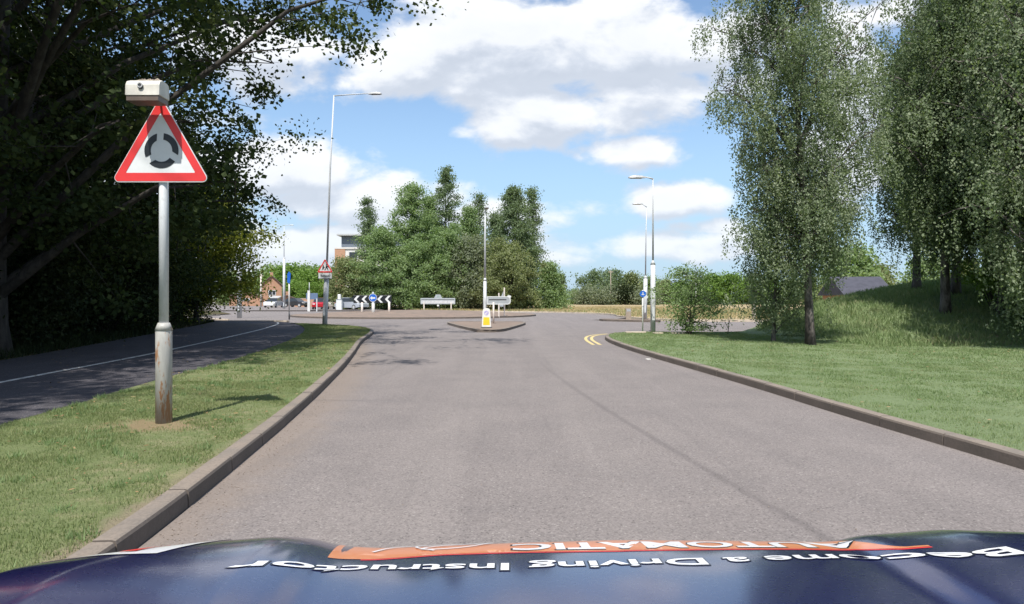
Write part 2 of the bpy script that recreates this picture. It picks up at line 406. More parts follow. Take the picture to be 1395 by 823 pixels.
M['l_dark'] = leaf_mat('leaf_dark_poplar', [(.014, .022, .012), (.022, .033, .015), (.034, .046, .018), (.05, .058, .024)], .2)
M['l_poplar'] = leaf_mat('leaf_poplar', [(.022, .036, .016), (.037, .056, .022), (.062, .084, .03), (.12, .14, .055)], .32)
M['l_yellow'] = leaf_mat('leaf_yellow_green', [(.13, .16, .03), (.20, .22, .04), (.28, .27, .06)], .45)
M['l_birch'] = leaf_mat('leaf_birch', [(.14, .18, .105), (.19, .235, .145), (.25, .295, .19), (.34, .37, .27)], .42)
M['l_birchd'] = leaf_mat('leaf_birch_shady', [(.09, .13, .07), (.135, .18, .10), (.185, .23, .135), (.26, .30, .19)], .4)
M['l_mid'] = leaf_mat('leaf_mid', [(.165, .235, .11), (.21, .29, .135), (.26, .34, .165), (.32, .39, .22)], .45)
M['l_olive'] = leaf_mat('leaf_olive', [(.15, .185, .085), (.20, .23, .11), (.25, .275, .14), (.30, .32, .18)], .42)
M['l_bright'] = leaf_mat('leaf_bright', [(.12, .20, .05), (.16, .25, .06), (.20, .30, .08)], .38)
M['l_pine'] = leaf_mat('leaf_dark_sparse', [(.125, .17, .10), (.17, .225, .125), (.225, .28, .165)], .42)
M['l_grey'] = leaf_mat('leaf_greyish', [(.17, .20, .13), (.22, .25, .165), (.28, .30, .21)], .4)
M['blade'] = leaf_mat('grass_blade', [(.15, .20, .075), (.185, .23, .095), (.23, .265, .12), (.37, .34, .2)], .32, .6, .15)
M['blade_lawn'] = leaf_mat('lawn_blade', [(.16, .23, .10), (.20, .265, .12), (.24, .295, .145), (.34, .34, .2)], .35, .6, .15)
M['blade_dry'] = leaf_mat('dry_grass_blade', [(.24, .21, .10), (.36, .29, .16), (.46, .37, .22), (.52, .41, .27)], .3, .7, .1)
def bark(name, a, b2, sc=6):
    m, t, b, o = new_mat(name); p = t.vmath('MULTIPLY', pos(t), (1, 1, .35)); n = t.noise(p, sc, 6, .7)
    t.put(b.inputs['Base Color'], t.mix(t.sstep(n, .4, .6), a, b2)); b.inputs['Roughness'].default_value = .9
    bp = t.add('ShaderNodeBump'); bp.inputs['Strength'].default_value = .7; bp.inputs['Distance'].default_value = .02; t.put(bp.inputs['Height'], t.noise(p, sc * 3, 4)); t.l.new(bp.outputs[0], b.inputs['Normal'])
    return m
M['bark'] = bark('bark_dark', (.03, .026, .022), (.06, .052, .044)); M['bark_birch'] = bark('bark_birch', (.04, .033, .03), (.17, .15, .135), 4); M['bark_pale'] = bark('bark_pale', (.16, .14, .12), (.26, .24, .21))

# ------------------------------------------------------------------ the plan of the roads
KL = [(-1.72, -14), (-1.80, -6), (-1.90, 0), (-1.95, 2), (-2.02, 3.6), (-2.18, 5.02), (-2.53, 7.99), (-3.29, 13.06), (-4.0, 17), (-4.68, 20.6), (-5.05, 23.5), (-5.6, 27), (-6.6, 30), (-8.2, 32.2), (-9.8, 33.6), (-11.6, 34.9)]
PR = [(-4.9, -14), (-4.95, -4), (-5.0, 2), (-5.02, 5), (-5.06, 7.0), (-5.45, 9.6), (-5.8, 14.5), (-6.9, 21), (-8.4, 27), (-10.2, 32), (-11.6, 34.9)]
WL = [(-6.6, -14), (-6.9, 2), (-7.3, 6), (-7.8, 10.04), (-8.25, 14.5), (-8.6, 16.7), (-9.5, 22.2), (-10.7, 28.6), (-12.0, 34), (-13.0, 36.6)]
PL = [(-8.6, -14), (-9.0, 2), (-9.6, 8), (-10.5, 13.6), (-13.0, 23.4), (-15.3, 32.0), (-17.2, 38.5)]
KR = [(5.0, -14), (4.6, -4), (4.35, 0), (4.15, 3.5), (4.06, 5.24), (3.84, 7.64), (3.73, 9.8), (3.54, 12.15), (3.2, 15.8), (3.02, 19), (3.05, 22), (3.5, 24.4), (4.6, 25.5), (6.5, 25.4), (9.0, 25.4), (12.5, 27.6), (17, 30.8), (30, 34), (60, 39)]
KL, PR, WL, PL, KR = (smooth_line(q, 2) for q in (KL, PR, WL, PL, KR))
CX, CY, RO, RI = -8.0, 55.0, 16.5, 10.0
def arc(cx, cy, r, a0, a1, n=40): return [(cx + r * math.cos(R(a0 + (a1 - a0) * i / n)), cy + r * math.sin(R(a0 + (a1 - a0) * i / n))) for i in range(n + 1)]

def mound(x, y):
    sm = lambda t: (lambda u: u * u * (3 - 2 * u))(min(1, max(0, t)))
    rx = 0.205 * max(0, x - 9.0); rx = 2.5 * (1 - math.exp(-rx / 1.6)) * 1.15
    return rx * sm((y - 17.3 + .08 * (x - 9)) / 7.5) * (1 - sm((y - 27 - .25 * max(0, x - 12)) / 4.0)) + .03 * math.sin(x * .7) * math.sin(y * .6) * sm((x - 5) / 3)
def jit(x, y): return .008 * math.sin(x * 5.1 + y * 2.3) * math.cos(y * 4.7 - x * 1.3)

tag(MB().add([(-3500, -600, -.08), (3500, -600, -.08), (3500, 6000, -.08), (-3500, 6000, -.08)], [(0, 1, 2, 3)]).build('ground', M['ground']), kind='structure')
road_poly = KL + [(-13.2, 38.5), (-8, 46), (0, 46), (9, 41), (14, 39.8), (30, 43), (60, 50), (60, 39)] + KR[::-1]
surface('road', [p for i, p in enumerate(road_poly) if i == 0 or p != road_poly[i - 1]], lambda x, y: 0, M['road'], 0)
tag(MB().add([(p[0], p[1], .004) for p in arc(CX, CY, RO + 1.2, 0, 354, 59)], [tuple(range(60))]).build('roundabout_road', M['road']), kind='structure')
AD = Vector((-.481, .877)); AP = Vector((.877, .481)); C2 = Vector((CX, CY))
arm = [C2 + AP * -14 + AD * 4, C2 + AP * 6.5 + AD * 8, C2 + AP * 7 + AD * 280, C2 + AP * -13 + AD * 280]
tag(MB().add([(p.x, p.y, .008) for p in arm], [(0, 1, 2, 3)]).build('side_road', M['road']), kind='structure')
# left verge, path, woodland floor
Lpoly = offset(KL, .12)[:-1] + PR[::-1]
surface('left_grass_verge', Lpoly, lambda x, y: .105 + jit(x, y), M['verge'], .5)
path_poly = PR + [(-12.6, 36.9), (-14.5, 38.6), (-17.2, 38.5)] + PL[::-1][1:]
surface('cycle_path', path_poly, lambda x, y: .085, M['path'], 0)
strip('path_line', densify(WL, .6), .11, .090, M['white_line'], .006)
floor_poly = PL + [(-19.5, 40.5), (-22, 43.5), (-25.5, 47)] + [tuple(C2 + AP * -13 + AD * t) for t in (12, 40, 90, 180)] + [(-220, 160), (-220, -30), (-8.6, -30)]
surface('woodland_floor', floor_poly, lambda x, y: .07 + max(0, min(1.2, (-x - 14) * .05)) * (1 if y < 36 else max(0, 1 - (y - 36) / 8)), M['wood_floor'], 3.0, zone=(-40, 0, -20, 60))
# right verge with its bank of trees
Rpoly = offset(KR, -.12) + [(60, -14)]
RGH = lambda x, y: .105 + mound(x, y) + jit(x, y)
surface('right_grass_verge', Rpoly, RGH, M['lawn'], .8)
# dry field beyond the roundabout
a_end = C2 + AP * 6.5 + AD * 15.2
fld = [tuple(a_end)] + arc(CX, CY, RO, 93, -12, 40) + [(8.3, 47.5), (8.9, 43.6), (10.2, 40.9), (13.4, 39.7), (20, 41), (30, 43), (60, 50), (400, 110), (400, 420), (-145, 420)]
def fz(x, y): return .10 + (0.02 * math.sin(x * .5) + .02 * math.sin(y * .37 + x * .2)) * min(1, max(0, (y - 60) / 20))
surface('dry_grass_field', fld, fz, M['field'], 6.0, zone=(-60, 80, 38, 180))
outer = arc(CX, CY, RO, 93, -12, 60) + [(8.3, 47.5), (8.9, 43.6), (10.2, 40.9), (13.4, 39.7), (20, 41), (30, 43)]
kerb(offset(outer, -.0)[::1], M['kerb_pale'], side=1, h=.125)
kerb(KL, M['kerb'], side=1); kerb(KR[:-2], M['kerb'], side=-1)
kerb(arc(CX, CY, RO - .1, 232, 180, 24), M['kerb_pale'], side=-1, h=.1)
tag(MB().box(-19.2, -13.0, 38.4, 38.6, -.02, .13).build('kerb', M['kerb_pale'], loc=(0, 0, 0)), kind='structure')
# islands
ci = arc(CX, CY, RI, 0, 354, 59)
surface('roundabout_island', ci, lambda x, y: .12 + .35 * max(0, 1 - ((x - CX) ** 2 + (y - CY) ** 2) / 90) , M['island'], 1.2)
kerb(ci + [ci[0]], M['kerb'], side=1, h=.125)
sp = smooth_line([(-1.45, 27.2), (-1.0, 26.9), (-.5, 27.2), (-.15, 28.6), (.85, 35.6), (.55, 37.2), (-1.3, 37.5), (-3.3, 37.4), (-3.7, 36.4), (-2.6, 31.6), (-1.45, 27.2)], 2)
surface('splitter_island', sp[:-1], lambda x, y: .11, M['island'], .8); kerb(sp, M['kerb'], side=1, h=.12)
sp2 = smooth_line([(5.5, 41.6), (5.7, 40.8), (7.4, 39.4), (8.6, 39.0), (9.0, 39.5), (8.2, 41.0), (6.4, 42.6), (5.6, 42.4), (5.5, 41.6)], 2)
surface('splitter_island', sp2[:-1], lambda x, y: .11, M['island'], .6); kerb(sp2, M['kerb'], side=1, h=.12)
tag(MB().box(-36, -15.5, 75, 100, .09, .125).build('car_park', M['road']), kind='structure')
# paint and marks on the road
yl = smooth_line([gp(826, 468), gp(816, 464.5), gp(812, 460), gp(820, 456.5), gp(836, 454.2)], 2)
yl = smooth_line([(2.62, 19.6), (2.64, 22.2), (3.0, 24.5), (3.7, 25.7), (4.6, 26.1)], 2)
strip('yellow_line', densify(yl, .3), .10, .005, M['yellow_line']); strip('yellow_line', densify(offset(yl, .20), .3), .10, .005, M['yellow_line'])
for i, (ax, ay, l, r) in enumerate([(4.6, 24.6, .75, .02), (6.1, 24.2, .5, -.05), (5.3, 24.0, .3, .2)]):
    m = MB().box(-l / 2, l / 2, -.14, .14, -.03, .03, .01); o = m.build('paving_slab', M['kerb_pale'], loc=(ax, ay, RGH(ax, ay) + .01)); o.rotation_euler.z = r
    tag(o, ['long pale concrete slab sunk in the lawn below the blue sign', 'short pale slab in the lawn beside the right lamp column', 'smallest pale slab in the lawn in front of the other two'][i], 'slab')
o = MB().box(-.05, .05, -.05, .05, 0, .022, .008).build('road_stud', M['white_line'], loc=(3.05, 14.8, .0)); tag(o, 'small white stud on the road by the right kerb', 'road stud')

# ------------------------------------------------------------------ grass blades, grit (nobody could count them)
rng = np.random.default_rng(11)
def blades(name, poly, box, dens, h, wd, zf, mat, keep=None, seed=1):
    g = np.random.default_rng(seed); x0, x1, y0, y1 = box
    n = int((x1 - x0) * (y1 - y0) * dens); P = np.stack([g.uniform(x0, x1, n), g.uniform(y0, y1, n)], 1); P = P[inside(P, poly)]
    if keep is not None: P = P[g.random(len(P)) < keep(P)]
    # only where this place is in view, with a margin
    m = (P[:, 1] > 1.5) & (np.abs(P[:, 0]) < .86 * P[:, 1] + 1.5); P = P[m]; n = len(P)
    z = np.array([zf(x, y) for x, y in P]); dist = np.hypot(P[:, 0], P[:, 1]); k = np.clip(dist / 7, 1, 4)
    hh = h * g.uniform(.45, 1.25, n); ww = wd * g.uniform(.7, 1.4, n) * k; a = g.uniform(0, 2 * np.pi, n); le = g.uniform(.1, .9, n) * hh; la = g.uniform(0, 2 * np.pi, n)
    dx, dy = np.cos(a) * ww / 2, np.sin(a) * ww / 2
    V = np.empty((n, 3, 3)); V[:, 0] = np.stack([P[:, 0] - dx, P[:, 1] - dy, z - .005], 1); V[:, 1] = np.stack([P[:, 0] + dx, P[:, 1] + dy, z - .005], 1)
    V[:, 2] = np.stack([P[:, 0] + np.cos(la) * le, P[:, 1] + np.sin(la) * le, z + hh], 1)
    me = mesh_np(name, V.reshape(-1, 3), np.arange(3 * n), np.full(n, 3)); return tag(link(name, me, mat), kind='stuff', label=None)
G = lambda P: .35 + .65 * (np.sin(P[:, 0] * 3.1 + 1.7 * np.sin(P[:, 1] * 1.9)) * np.sin(P[:, 1] * 2.3 + P[:, 0]) > -.45)
KLx = lambda y: np.interp(y, [p[1] for p in KL], [p[0] for p in KL])
def soilgap(P): return np.where(KLx(P[:, 1]) - P[:, 0] < .13 + .16 * (.5 + .5 * np.sin(P[:, 1] * 7)), .1, 1.0) * np.where(np.hypot((P[:, 0] + 3.55) / .6, (P[:, 1] - 6.55) / .4) < .6 + .3 * np.sin(P[:, 0] * 17) * np.sin(P[:, 1] * 13), .12, 1.0) * G(P)
VZ = lambda x, y: .105 + jit(x, y)
blades('verge_grass', Lpoly, (-5.2, -1.9, 2.0, 10), 6000, .023, .0055, VZ, M['blade'], soilgap, 1)
blades('verge_grass', Lpoly, (-11.5, -2.4, 10, 34), 1100, .03, .006, VZ, M['blade'], G, 2)
blades('lawn_grass', Rpoly, (3.6, 14, 4.2, 13), 2200, .021, .006, RGH, M['blade_lawn'], G, 3)
blades('lawn_grass', Rpoly, (3.0, 22, 13, 28), 750, .034, .006, RGH, M['blade_lawn'], G, 4)
blades('bank_grass', Rpoly, (9.5, 26, 17.5, 30), 260, .16, .010, RGH, M['blade_lawn'], None, 5)
FK = lambda P: .15 + .85 * (np.sin(P[:, 0] * .9 + np.sin(P[:, 1] * .5)) * np.sin(P[:, 1] * .35 + P[:, 0] * .2) > -.2)
blades('field_grass', fld, (-24, 30, 40, 110), 22, .2, .012, fz, M['blade_dry'], FK, 6)
blades('field_grass', fld, (-24, 40, 40, 80), 6, .22, .02, fz, M['blade'], FK, 8)
blades('path_edge_grass', floor_poly, (-20, -9, 6, 38), 110, .22, .012, lambda x, y: .07, M['l_dark'], None, 7)
TU = lambda P: (np.sin(P[:, 0] * 7.3 + 2.1 * np.sin(P[:, 1] * 4.7)) * np.sin(P[:, 1] * 6.1 + 1.3 * np.sin(P[:, 0] * 5.9)) > .72) * 1.0
blades('verge_weeds', Lpoly, (-6.5, -2.0, 2.4, 16), 2200, .055, .008, VZ, M['l_mid'], lambda P: TU(P) * (soilgap(P) > .5), 21)
blades('lawn_weeds', Rpoly, (3.4, 16, 4.2, 18), 700, .045, .008, RGH, M['l_mid'], TU, 22)
def litter():
    g = np.random.default_rng(8); n = 1500; P = np.stack([g.uniform(-7.5, -2.1, n), g.uniform(2.5, 22, n)], 1); P = P[inside(P, Lpoly)]; Q = np.stack([g.uniform(-13, -5, 500), g.uniform(5, 34, 500)], 1); Q = Q[inside(Q, path_poly)]
    R2 = np.stack([g.uniform(4, 15, 500), g.uniform(5, 20, 500)], 1); P = np.concatenate([P, Q, R2[inside(R2, Rpoly)]]); n = len(P); C = np.stack([P[:, 0], P[:, 1], np.where(P[:, 0] > 0, .15, np.where(inside(P, path_poly), .098, .135))], 1)
    A = rand_dirs(g, n) * (1, 1, .25); B = rand_dirs(g, n) * (1, 1, .25); L = g.uniform(.010, .024, (n, 1)) * (1 + np.hypot(P[:, 0], P[:, 1])[:, None] / 25)
    tag(link('leaf_litter', mesh_np('leaf_litter', leaf_quads(C, A * L, B * L * .7).reshape(-1, 3), np.arange(4 * n), np.full(n, 4)), leaf_mat('dead_leaf', [(.16, .10, .05), (.26, .18, .09), (.36, .28, .16)], .1)), kind='stuff')
def grit():
    g = np.random.default_rng(4); n = 2600; y = g.uniform(2.2, 20, n); kx = np.interp(y, [p[1] for p in KL], [p[0] for p in KL]); x = kx + .01 + np.abs(g.normal(0, .16, n)); far = g.random(n) < .25; x[far] = kx[far] + g.uniform(0, 4.5, far.sum())
    r = g.uniform(.002, .0065, n); V = []; 
    oct_ = np.array([(1, 0, 0), (0, 1, 0), (-1, 0, 0), (0, -1, 0), (0, 0, .8), (0, 0, -.3)])
    V = (np.stack([x, y, r * .2 + .001], 1)[:, None, :] + oct_[None] * r[:, None, None] * g.uniform(.7, 1.3, (n, 6, 1))).reshape(-1, 3)
    f = np.array([(0, 1, 4), (1, 2, 4), (2, 3, 4), (3, 0, 4), (1, 0, 5), (2, 1, 5), (3, 2, 5), (0, 3, 5)]); L = (f[None] + (np.arange(n) * 6)[:, None, None]).reshape(-1)
    tag(link('road_grit', mesh_np('road_grit', V, L, np.full(n * 8, 3)), plain('grit_stone', (.26, .21, .17), .9, var=.5, vs=30)), kind='stuff')
grit()

# ------------------------------------------------------------------ trees
def leaf_quads(C, A, B):
    n = len(C); V = np.empty((n, 4, 3)); V[:, 0] = C - A; V[:, 1] = C + B - A * .15; V[:, 2] = C + A; V[:, 3] = C - B - A * .15
    return V
def rand_dirs(g, n):
    v = g.normal(size=(n, 3)); return v / np.linalg.norm(v, axis=1, keepdims=True)
litter()
PROF = {
    'round': lambda t: np.sqrt(np.clip(1 - (2 * t - .85) ** 2 / 1.35, .02, 1)),
    'birch': lambda t: np.clip(.62 + .75 * t - .25 * (t > 2), 0, 1) * np.clip((1.04 - t) * 2.2, 0.05, 1) ** .8,
    'cone': lambda t: np.clip(1.0 - .92 * t, 0.05, 1) ** .8,
    'column': lambda t: np.clip(.55 + t, 0, 1) * np.clip((1.05 - t) * 3, 0.1, 1) ** .7,
    'spire': lambda t: np.clip(.55 + .8 * t, 0, 1) * np.clip((1.06 - t) * 1.35, 0.06, 1) ** .85,
    'wide': lambda t: np.clip(.5 + 1.1 * t, 0, 1) * np.sqrt(np.clip(1.03 - t ** 2.6, 0.02, 1)),
}
def thin_out(C, loc, g):
    """airy hollows between the boughs, a few tens of centimetres to two metres across"""
    P = C + np.array(loc); x, y, z = P.T
    f = np.sin(x * 1.9 + 1.3 * np.sin(z * 1.1)) + np.sin(z * 2.3 + 1.1 * np.sin(y * .9 + x * .5)) + .8 * np.sin(y * 1.1 + x * .7) + .5 * np.sin(x * 4.7 + z * 5.1)
    return ~((f > .25) & (z > 4.2 + .6 * np.sin(x * 1.7)) & (g.random(len(C)) < .96))
def tree(name, label, cat, loc, H, Rr, style='round', base=.12, limbs=36, per=7, leaves=30000, leaf=.08, cs=.4, mat='l_mid', barkm='bark', seed=1, hang=0.0, tr=.16, group=None, rise=.35, lean=(0, 0), twig=True, stems=1, bias=None, aspect=.62, gaps=False, prune=False):
    g = np.random.default_rng(seed); root = thing(name, label, cat, loc, 0, group)
    wob = g.uniform(0, 6.28, 4); prof = PROF[style]
    def spine(t): return np.array([lean[0] * t + .12 * Rr * math.sin(wob[0] + 3 * t) * .4, lean[1] * t + .12 * Rr * math.sin(wob[1] + 2.5 * t) * .4, H * t])
    tm = MB(); 
    for s_ in range(stems):
        o = np.array([math.cos(s_ * 2.4), math.sin(s_ * 2.4), 0]) * tr * 1.5 * (stems > 1)
        sp_ = np.array([math.cos(s_ * 2.4), math.sin(s_ * 2.4), 0]) * Rr * .35 * (stems > 1)
        tm.tube([spine(t) + o + sp_ * t - (0, 0, .15 if t == 0 else 0) for t in (0, .04, .12, .25, .4, .6, .8, .95)], [tr * k for k in (1.45, 1.05, .92, .8, .62, .42, .22, .05)], 9)
    CC = []; 
    for i in range(limbs):
        t1 = base + (1 - base) * ((i + g.uniform(0, 1)) / limbs); tt = (t1 - base) / (1 - base)
        rr = Rr * float(prof(np.array(tt))) * g.uniform(.58, 1.14); a = i * 2.399 + g.uniform(-.4, .4)
        if bias is not None: rr *= 1 + bias[2] * max(0, math.cos(a - math.atan2(bias[1], bias[0])))
        t0 = max(.04, t1 - rise * rr / H * g.uniform(.7, 1.3)); p0 = spine(min(t0, .97)); p3 = spine(min(t1, 1.0)) + np.array([math.cos(a) * rr, math.sin(a) * rr, 0])
        p1 = p0 + (p3 - p0) * .35 + (0, 0, .10 * rr); p2 = p0 + (p3 - p0) * .7 + (0, 0, .12 * rr + g.uniform(-.1, .1)); r0 = tr * .42 * (1 - t0) + .012
        pts = [p0, p1, p2, p3]; tm.tube(pts, [r0, r0 * .7, r0 * .42, .008], 5, cap=False)
        P = np.array(pts)
        for k in range(per):
            s = .25 + .8 * (k + g.uniform(0, 1)) / per; s = min(s, 1.0); q = s * 3; j = min(int(q), 2); c = P[j] + (P[j + 1] - P[j]) * (q - j)
            off = g.normal(0, 1, 3) * (.16 * rr + .12) * (1.2 - .3 * s) * (1, 1, .75); e = c + off
            if twig: tm.tube([c, c + off * .5 + (0, 0, .05), e], [.012 + r0 * .12, .008, .004], 3, cap=False)
            CC.append(e)
    CC = np.array(CC); K = len(CC); n = leaves; idx = g.integers(0, K, n); sz = g.uniform(.6, 1.35, K)
    if hang > 0:
        nst = 6; sx = g.normal(0, 1, (K, nst, 3)) * cs * .8; ln = g.uniform(.35, 1.0, (K, nst)) * hang
        st = g.integers(0, nst, n); f = g.random(n) ** .8
        C = CC[idx] + sx[idx, st] * (1 + .25 * f[:, None]) * (1, 1, .5); C[:, 2] -= f * ln[idx, st]; C += g.normal(0, .035 + leaf * .35, (n, 3))
        C[:, 0] += .10 * f * ln[idx, st]
    else:
        C = CC[idx] + g.normal(0, 1, (n, 3)) * cs * sz[idx][:, None] * (1, 1, .62)
    C[:, 2] = np.maximum(C[:, 2], .15)
    if gaps: C = C[thin_out(C, loc, g)]; n = len(C)
    if prune:      # crown shaped so that its shadow stops at the path edge
        C = C[C[:, 0] + loc[0] + .106 * C[:, 2] < -5.0 + .35 * np.sin((C[:, 1] + loc[1]) * 2.3) + g.normal(0, .15, n)]; n = len(C)
    L = leaf * g.uniform(.6, 1.25, n)[:, None]; A = rand_dirs(g, n)
    if hang > 0: A = A * (1, 1, .6) + (0, 0, -.9); A /= np.linalg.norm(A, axis=1, keepdims=True)
    N = rand_dirs(g, n) + (0, -.15, .75); B = np.cross(A, N); B /= np.linalg.norm(B, axis=1, keepdims=True) + 1e-6
    V = leaf_quads(C, A * L * .5, B * L * .5 * aspect)
    me = mesh_np('crown', V.reshape(-1, 3), np.arange(4 * n), np.full(n, 4))
    tm.build('trunk', M[barkm], root); link('crown', me, M[mat], root)
    return root
def shrub(name, label, loc, H, Rr, leaves, leaf, mat, seed, group=None, cat='shrub', cs=.22):
    g = np.random.default_rng(seed); root = thing(name, label, cat, loc, 0, group); tm = MB(); CC = []
    for i in range(14):
        a = i * 2.4; rr = Rr * g.uniform(.3, 1); e = np.array([math.cos(a) * rr, math.sin(a) * rr, H * g.uniform(.5, 1) * (1.05 - .35 * rr / Rr)])
        mid = e * (.45, .45, .55); tm.tube([(math.cos(a) * .06, math.sin(a) * .06, -.08), mid, e], [.022, .014, .004], 4, cap=False)
        for k in range(7): CC.append(mid + (e - mid) * g.uniform(0, 1.05) + g.normal(0, .16, 3) * Rr)
    CC = np.array(CC); n = leaves; C = CC[g.integers(0, len(CC), n)] + g.normal(0, cs, (n, 3)); C[:, 2] = np.maximum(C[:, 2], .05)
    A = rand_dirs(g, n); B = np.cross(A, rand_dirs(g, n) + (0, 0, .5)); B /= np.linalg.norm(B, axis=1, keepdims=True) + 1e-6; L = leaf * g.uniform(.6, 1.3, n)[:, None]
    me = mesh_np('foliage', leaf_quads(C, A * L * .5, B * L * .3).reshape(-1, 3), np.arange(4 * n), np.full(n, 4))
    tm.build('stem', M['bark'], root); link('foliage', me, M[mat], root); return root
FZ = lambda x, y: .07 + max(0, min(1.2, (-x - 14) * .05)) * (1 if y < 36 else max(0, 1 - (y - 36) / 8))

# left wood beside the path
GL = 'dark trees along the left of the path'
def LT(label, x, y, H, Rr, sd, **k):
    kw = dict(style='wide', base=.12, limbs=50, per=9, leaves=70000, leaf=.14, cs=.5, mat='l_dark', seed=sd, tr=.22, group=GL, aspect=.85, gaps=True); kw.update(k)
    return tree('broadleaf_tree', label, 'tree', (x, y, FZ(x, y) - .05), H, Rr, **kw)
LT('thick-trunked dark tree at the left edge of the photo with bare horizontal limbs', -11.6, 15.4, 19, 7.4, 21, mat='l_poplar', tr=.30, leaves=125000, limbs=60, base=.2, cs=.38, bias=(1, .1, .36), rise=.6)
LT('dark tree nearest the camera overhanging the path at far left', -13.2, 7.5, 18, 8.0, 22, leaves=120000, leaf=.2, base=.36, prune=True)  # crown enlarged and trimmed for the shade it throws on the path
LT('tall leafy tree right behind the triangular sign with sky gaps at its edge', -14.4, 21.0, 18.5, 7.4, 23, mat='l_poplar', leaves=125000, limbs=60, base=.14, cs=.44, bias=(1, .1, .26))
LT('dark tree over the bend of the path, left of the far lamp column', -16.6, 24.8, 11.6, 6.6, 24, mat='l_poplar', leaves=90000, limbs=50, bias=(1, -.1, .05))
LT('last tall dark tree of the left wood, above the path end', -21.5, 31.5, 10.5, 5.2, 25, mat='l_poplar', leaves=56000)
LT('yellow-green tree catching the sun at the right end of the left wood', -16.0, 33.4, 6.8, 2.7, 26, mat='l_yellow', style='round', base=.22, leaves=50000, leaf=.13, gaps=False, limbs=26, tr=.12)
LT('dark tree in the second row behind the left edge trunk', -21.5, 17.0, 8, 5.0, 27, leaves=60000, leaf=.2)
LT('dark tree in the second row behind the triangular sign pole', -22.5, 26.0, 8, 5.5, 28, leaves=60000, leaf=.2)
LT('dark tree deepest in the left wood behind the path bend', -24.5, 33.0, 8, 5.5, 29, leaves=45000, leaf=.2)
LT('shading tree of the left wood beside the camera, out of the photo', -12.6, 1.0, 18, 8.0, 30, leaves=120000, leaf=.2, base=.3, prune=True)
GS = 'undergrowth below the left wood'
ul = ['dark bush at the far left edge of the path', 'dark bush left of the sign pole foot', 'dark bush just left of the sign pole', 'dark bush seen right behind the sign pole', 'dark bush right of the sign pole beside the path',
      'dark bush beside the middle of the path line', 'dark bush near the shaded path bend', 'low dark bush at the tip of the left wood', 'leafy bush beneath the yellow-green tree', 'bush behind the path at the left edge trunk']
for i, (x, y, h, r) in enumerate([(-12.6, 12.4, 2.8, 1.7), (-13.0, 16.8, 3.0, 1.9), (-14.2, 19.2, 3.2, 2.0), (-14.6, 23.6, 3.4, 2.0), (-16.0, 26.0, 3.4, 2.1), (-17.0, 29.5, 3.6, 2.2), (-17.8, 33.0, 3.6, 2.2), (-18.6, 36.6, 2.4, 1.5), (-21.0, 38.6, 3.0, 1.8), (-11.9, 9.2, 2.6, 1.6)]):
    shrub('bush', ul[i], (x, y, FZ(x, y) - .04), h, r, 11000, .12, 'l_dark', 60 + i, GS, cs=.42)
for i, (x, y, h, r) in enumerate([(-17, 15, 5, 2.8), (-18.5, 20, 5.2, 3), (-20, 25, 5.2, 3), (-21.5, 30, 5.2, 3), (-22.5, 36, 5, 2.8), (-16, 10, 5, 2.8)]):
    shrub('bush', ['tall thicket %s in the left wood' % q for q in ('left of the sign and low', 'straight behind the triangular sign', 'just right of the sign pole', 'behind the middle of the path', 'at the far tip', 'at the very left edge')][i], (x, y, FZ(x, y) - .04), h, r, 14000, .18, 'l_dark', 80 + i, 'tall thickets inside the left wood', cs=.8)

# birch on the right lawn
tree('birch_tree', 'tall single birch with hanging foliage standing on the mown lawn', 'tree', (8.12, 18.0, RGH(8.12, 18.0)), 11.8, 2.1, style='column', base=.25, limbs=58, per=8, leaves=130000, leaf=.07, cs=.23, hang=1.15, lean=(-.8, 0), mat='l_birch', barkm='bark_birch', seed=41, tr=.115, rise=.9, aspect=.6)
tree('birch_tree', 'slim low-hanging birch close behind the single lawn birch', 'tree', (7.75, 19.4, RGH(7.75, 19.4)), 4.6, 1.35, style='column', base=.2, limbs=22, per=6, leaves=24000, leaf=.068, cs=.22, hang=.9, mat='l_birch', barkm='bark_birch', seed=42, tr=.06, rise=.8, aspect=.6)
GR = 'birches on the grassy bank at the right'
def RT(label, x, y, H, Rr, sd, **k):
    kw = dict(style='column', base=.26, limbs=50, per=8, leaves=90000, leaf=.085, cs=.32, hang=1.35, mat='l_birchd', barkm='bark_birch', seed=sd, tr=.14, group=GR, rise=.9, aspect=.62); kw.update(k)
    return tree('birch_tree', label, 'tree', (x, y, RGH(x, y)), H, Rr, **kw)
RT('left-most birch of the bank wood, with its top just inside the photo', 14.0, 21.2, 10.3, 1.7, 43)
RT('dark slim birch second from the left on the bank', 15.3, 22.8, 11.8, 2.3, 44)
RT('tall birch in the middle of the bank wood', 15.2, 20.4, 12.6, 2.6, 45)
RT('birch behind the leaning sapling on the bank', 16.2, 22.0, 13.5, 3.0, 46)
RT('lighter green birch at the right edge with low hanging branches', 13.7, 16.3, 10.5, 2.6, 47, mat='l_birch', base=.2, hang=1.6)
RT('unseen birch right of the bank, added for its shade', 17.6, 14.5, 13, 3.2, 53, leaves=90000, leaf=.14)  # not in view, put in to darken the bank behind it
RT('unseen birch beside the lighter green edge birch, added for its shade', 16.0, 17.0, 13, 3.0, 54, leaves=90000, leaf=.14)  # second unseen birch, there to throw shade on the bank
RT('birch highest on the bank at the right edge', 18.4, 21.6, 13.5, 3.1, 48)
RT('thin birch at the back of the bank crest', 17.2, 25.8, 11.5, 2.4, 49, base=.28, leaves=50000)
RT('thin birch behind the left-most bank birch', 15.6, 25.4, 9.6, 2.0, 50, base=.28, leaves=50000)
RT('birch cut by the right photo edge on the lower bank', 16.8, 19.2, 13, 3.0, 51, base=.2)
RT('thin bare-stemmed birch at the bank crest on the far right', 18.2, 25.3, 12, 2.6, 52, base=.3, leaves=50000)
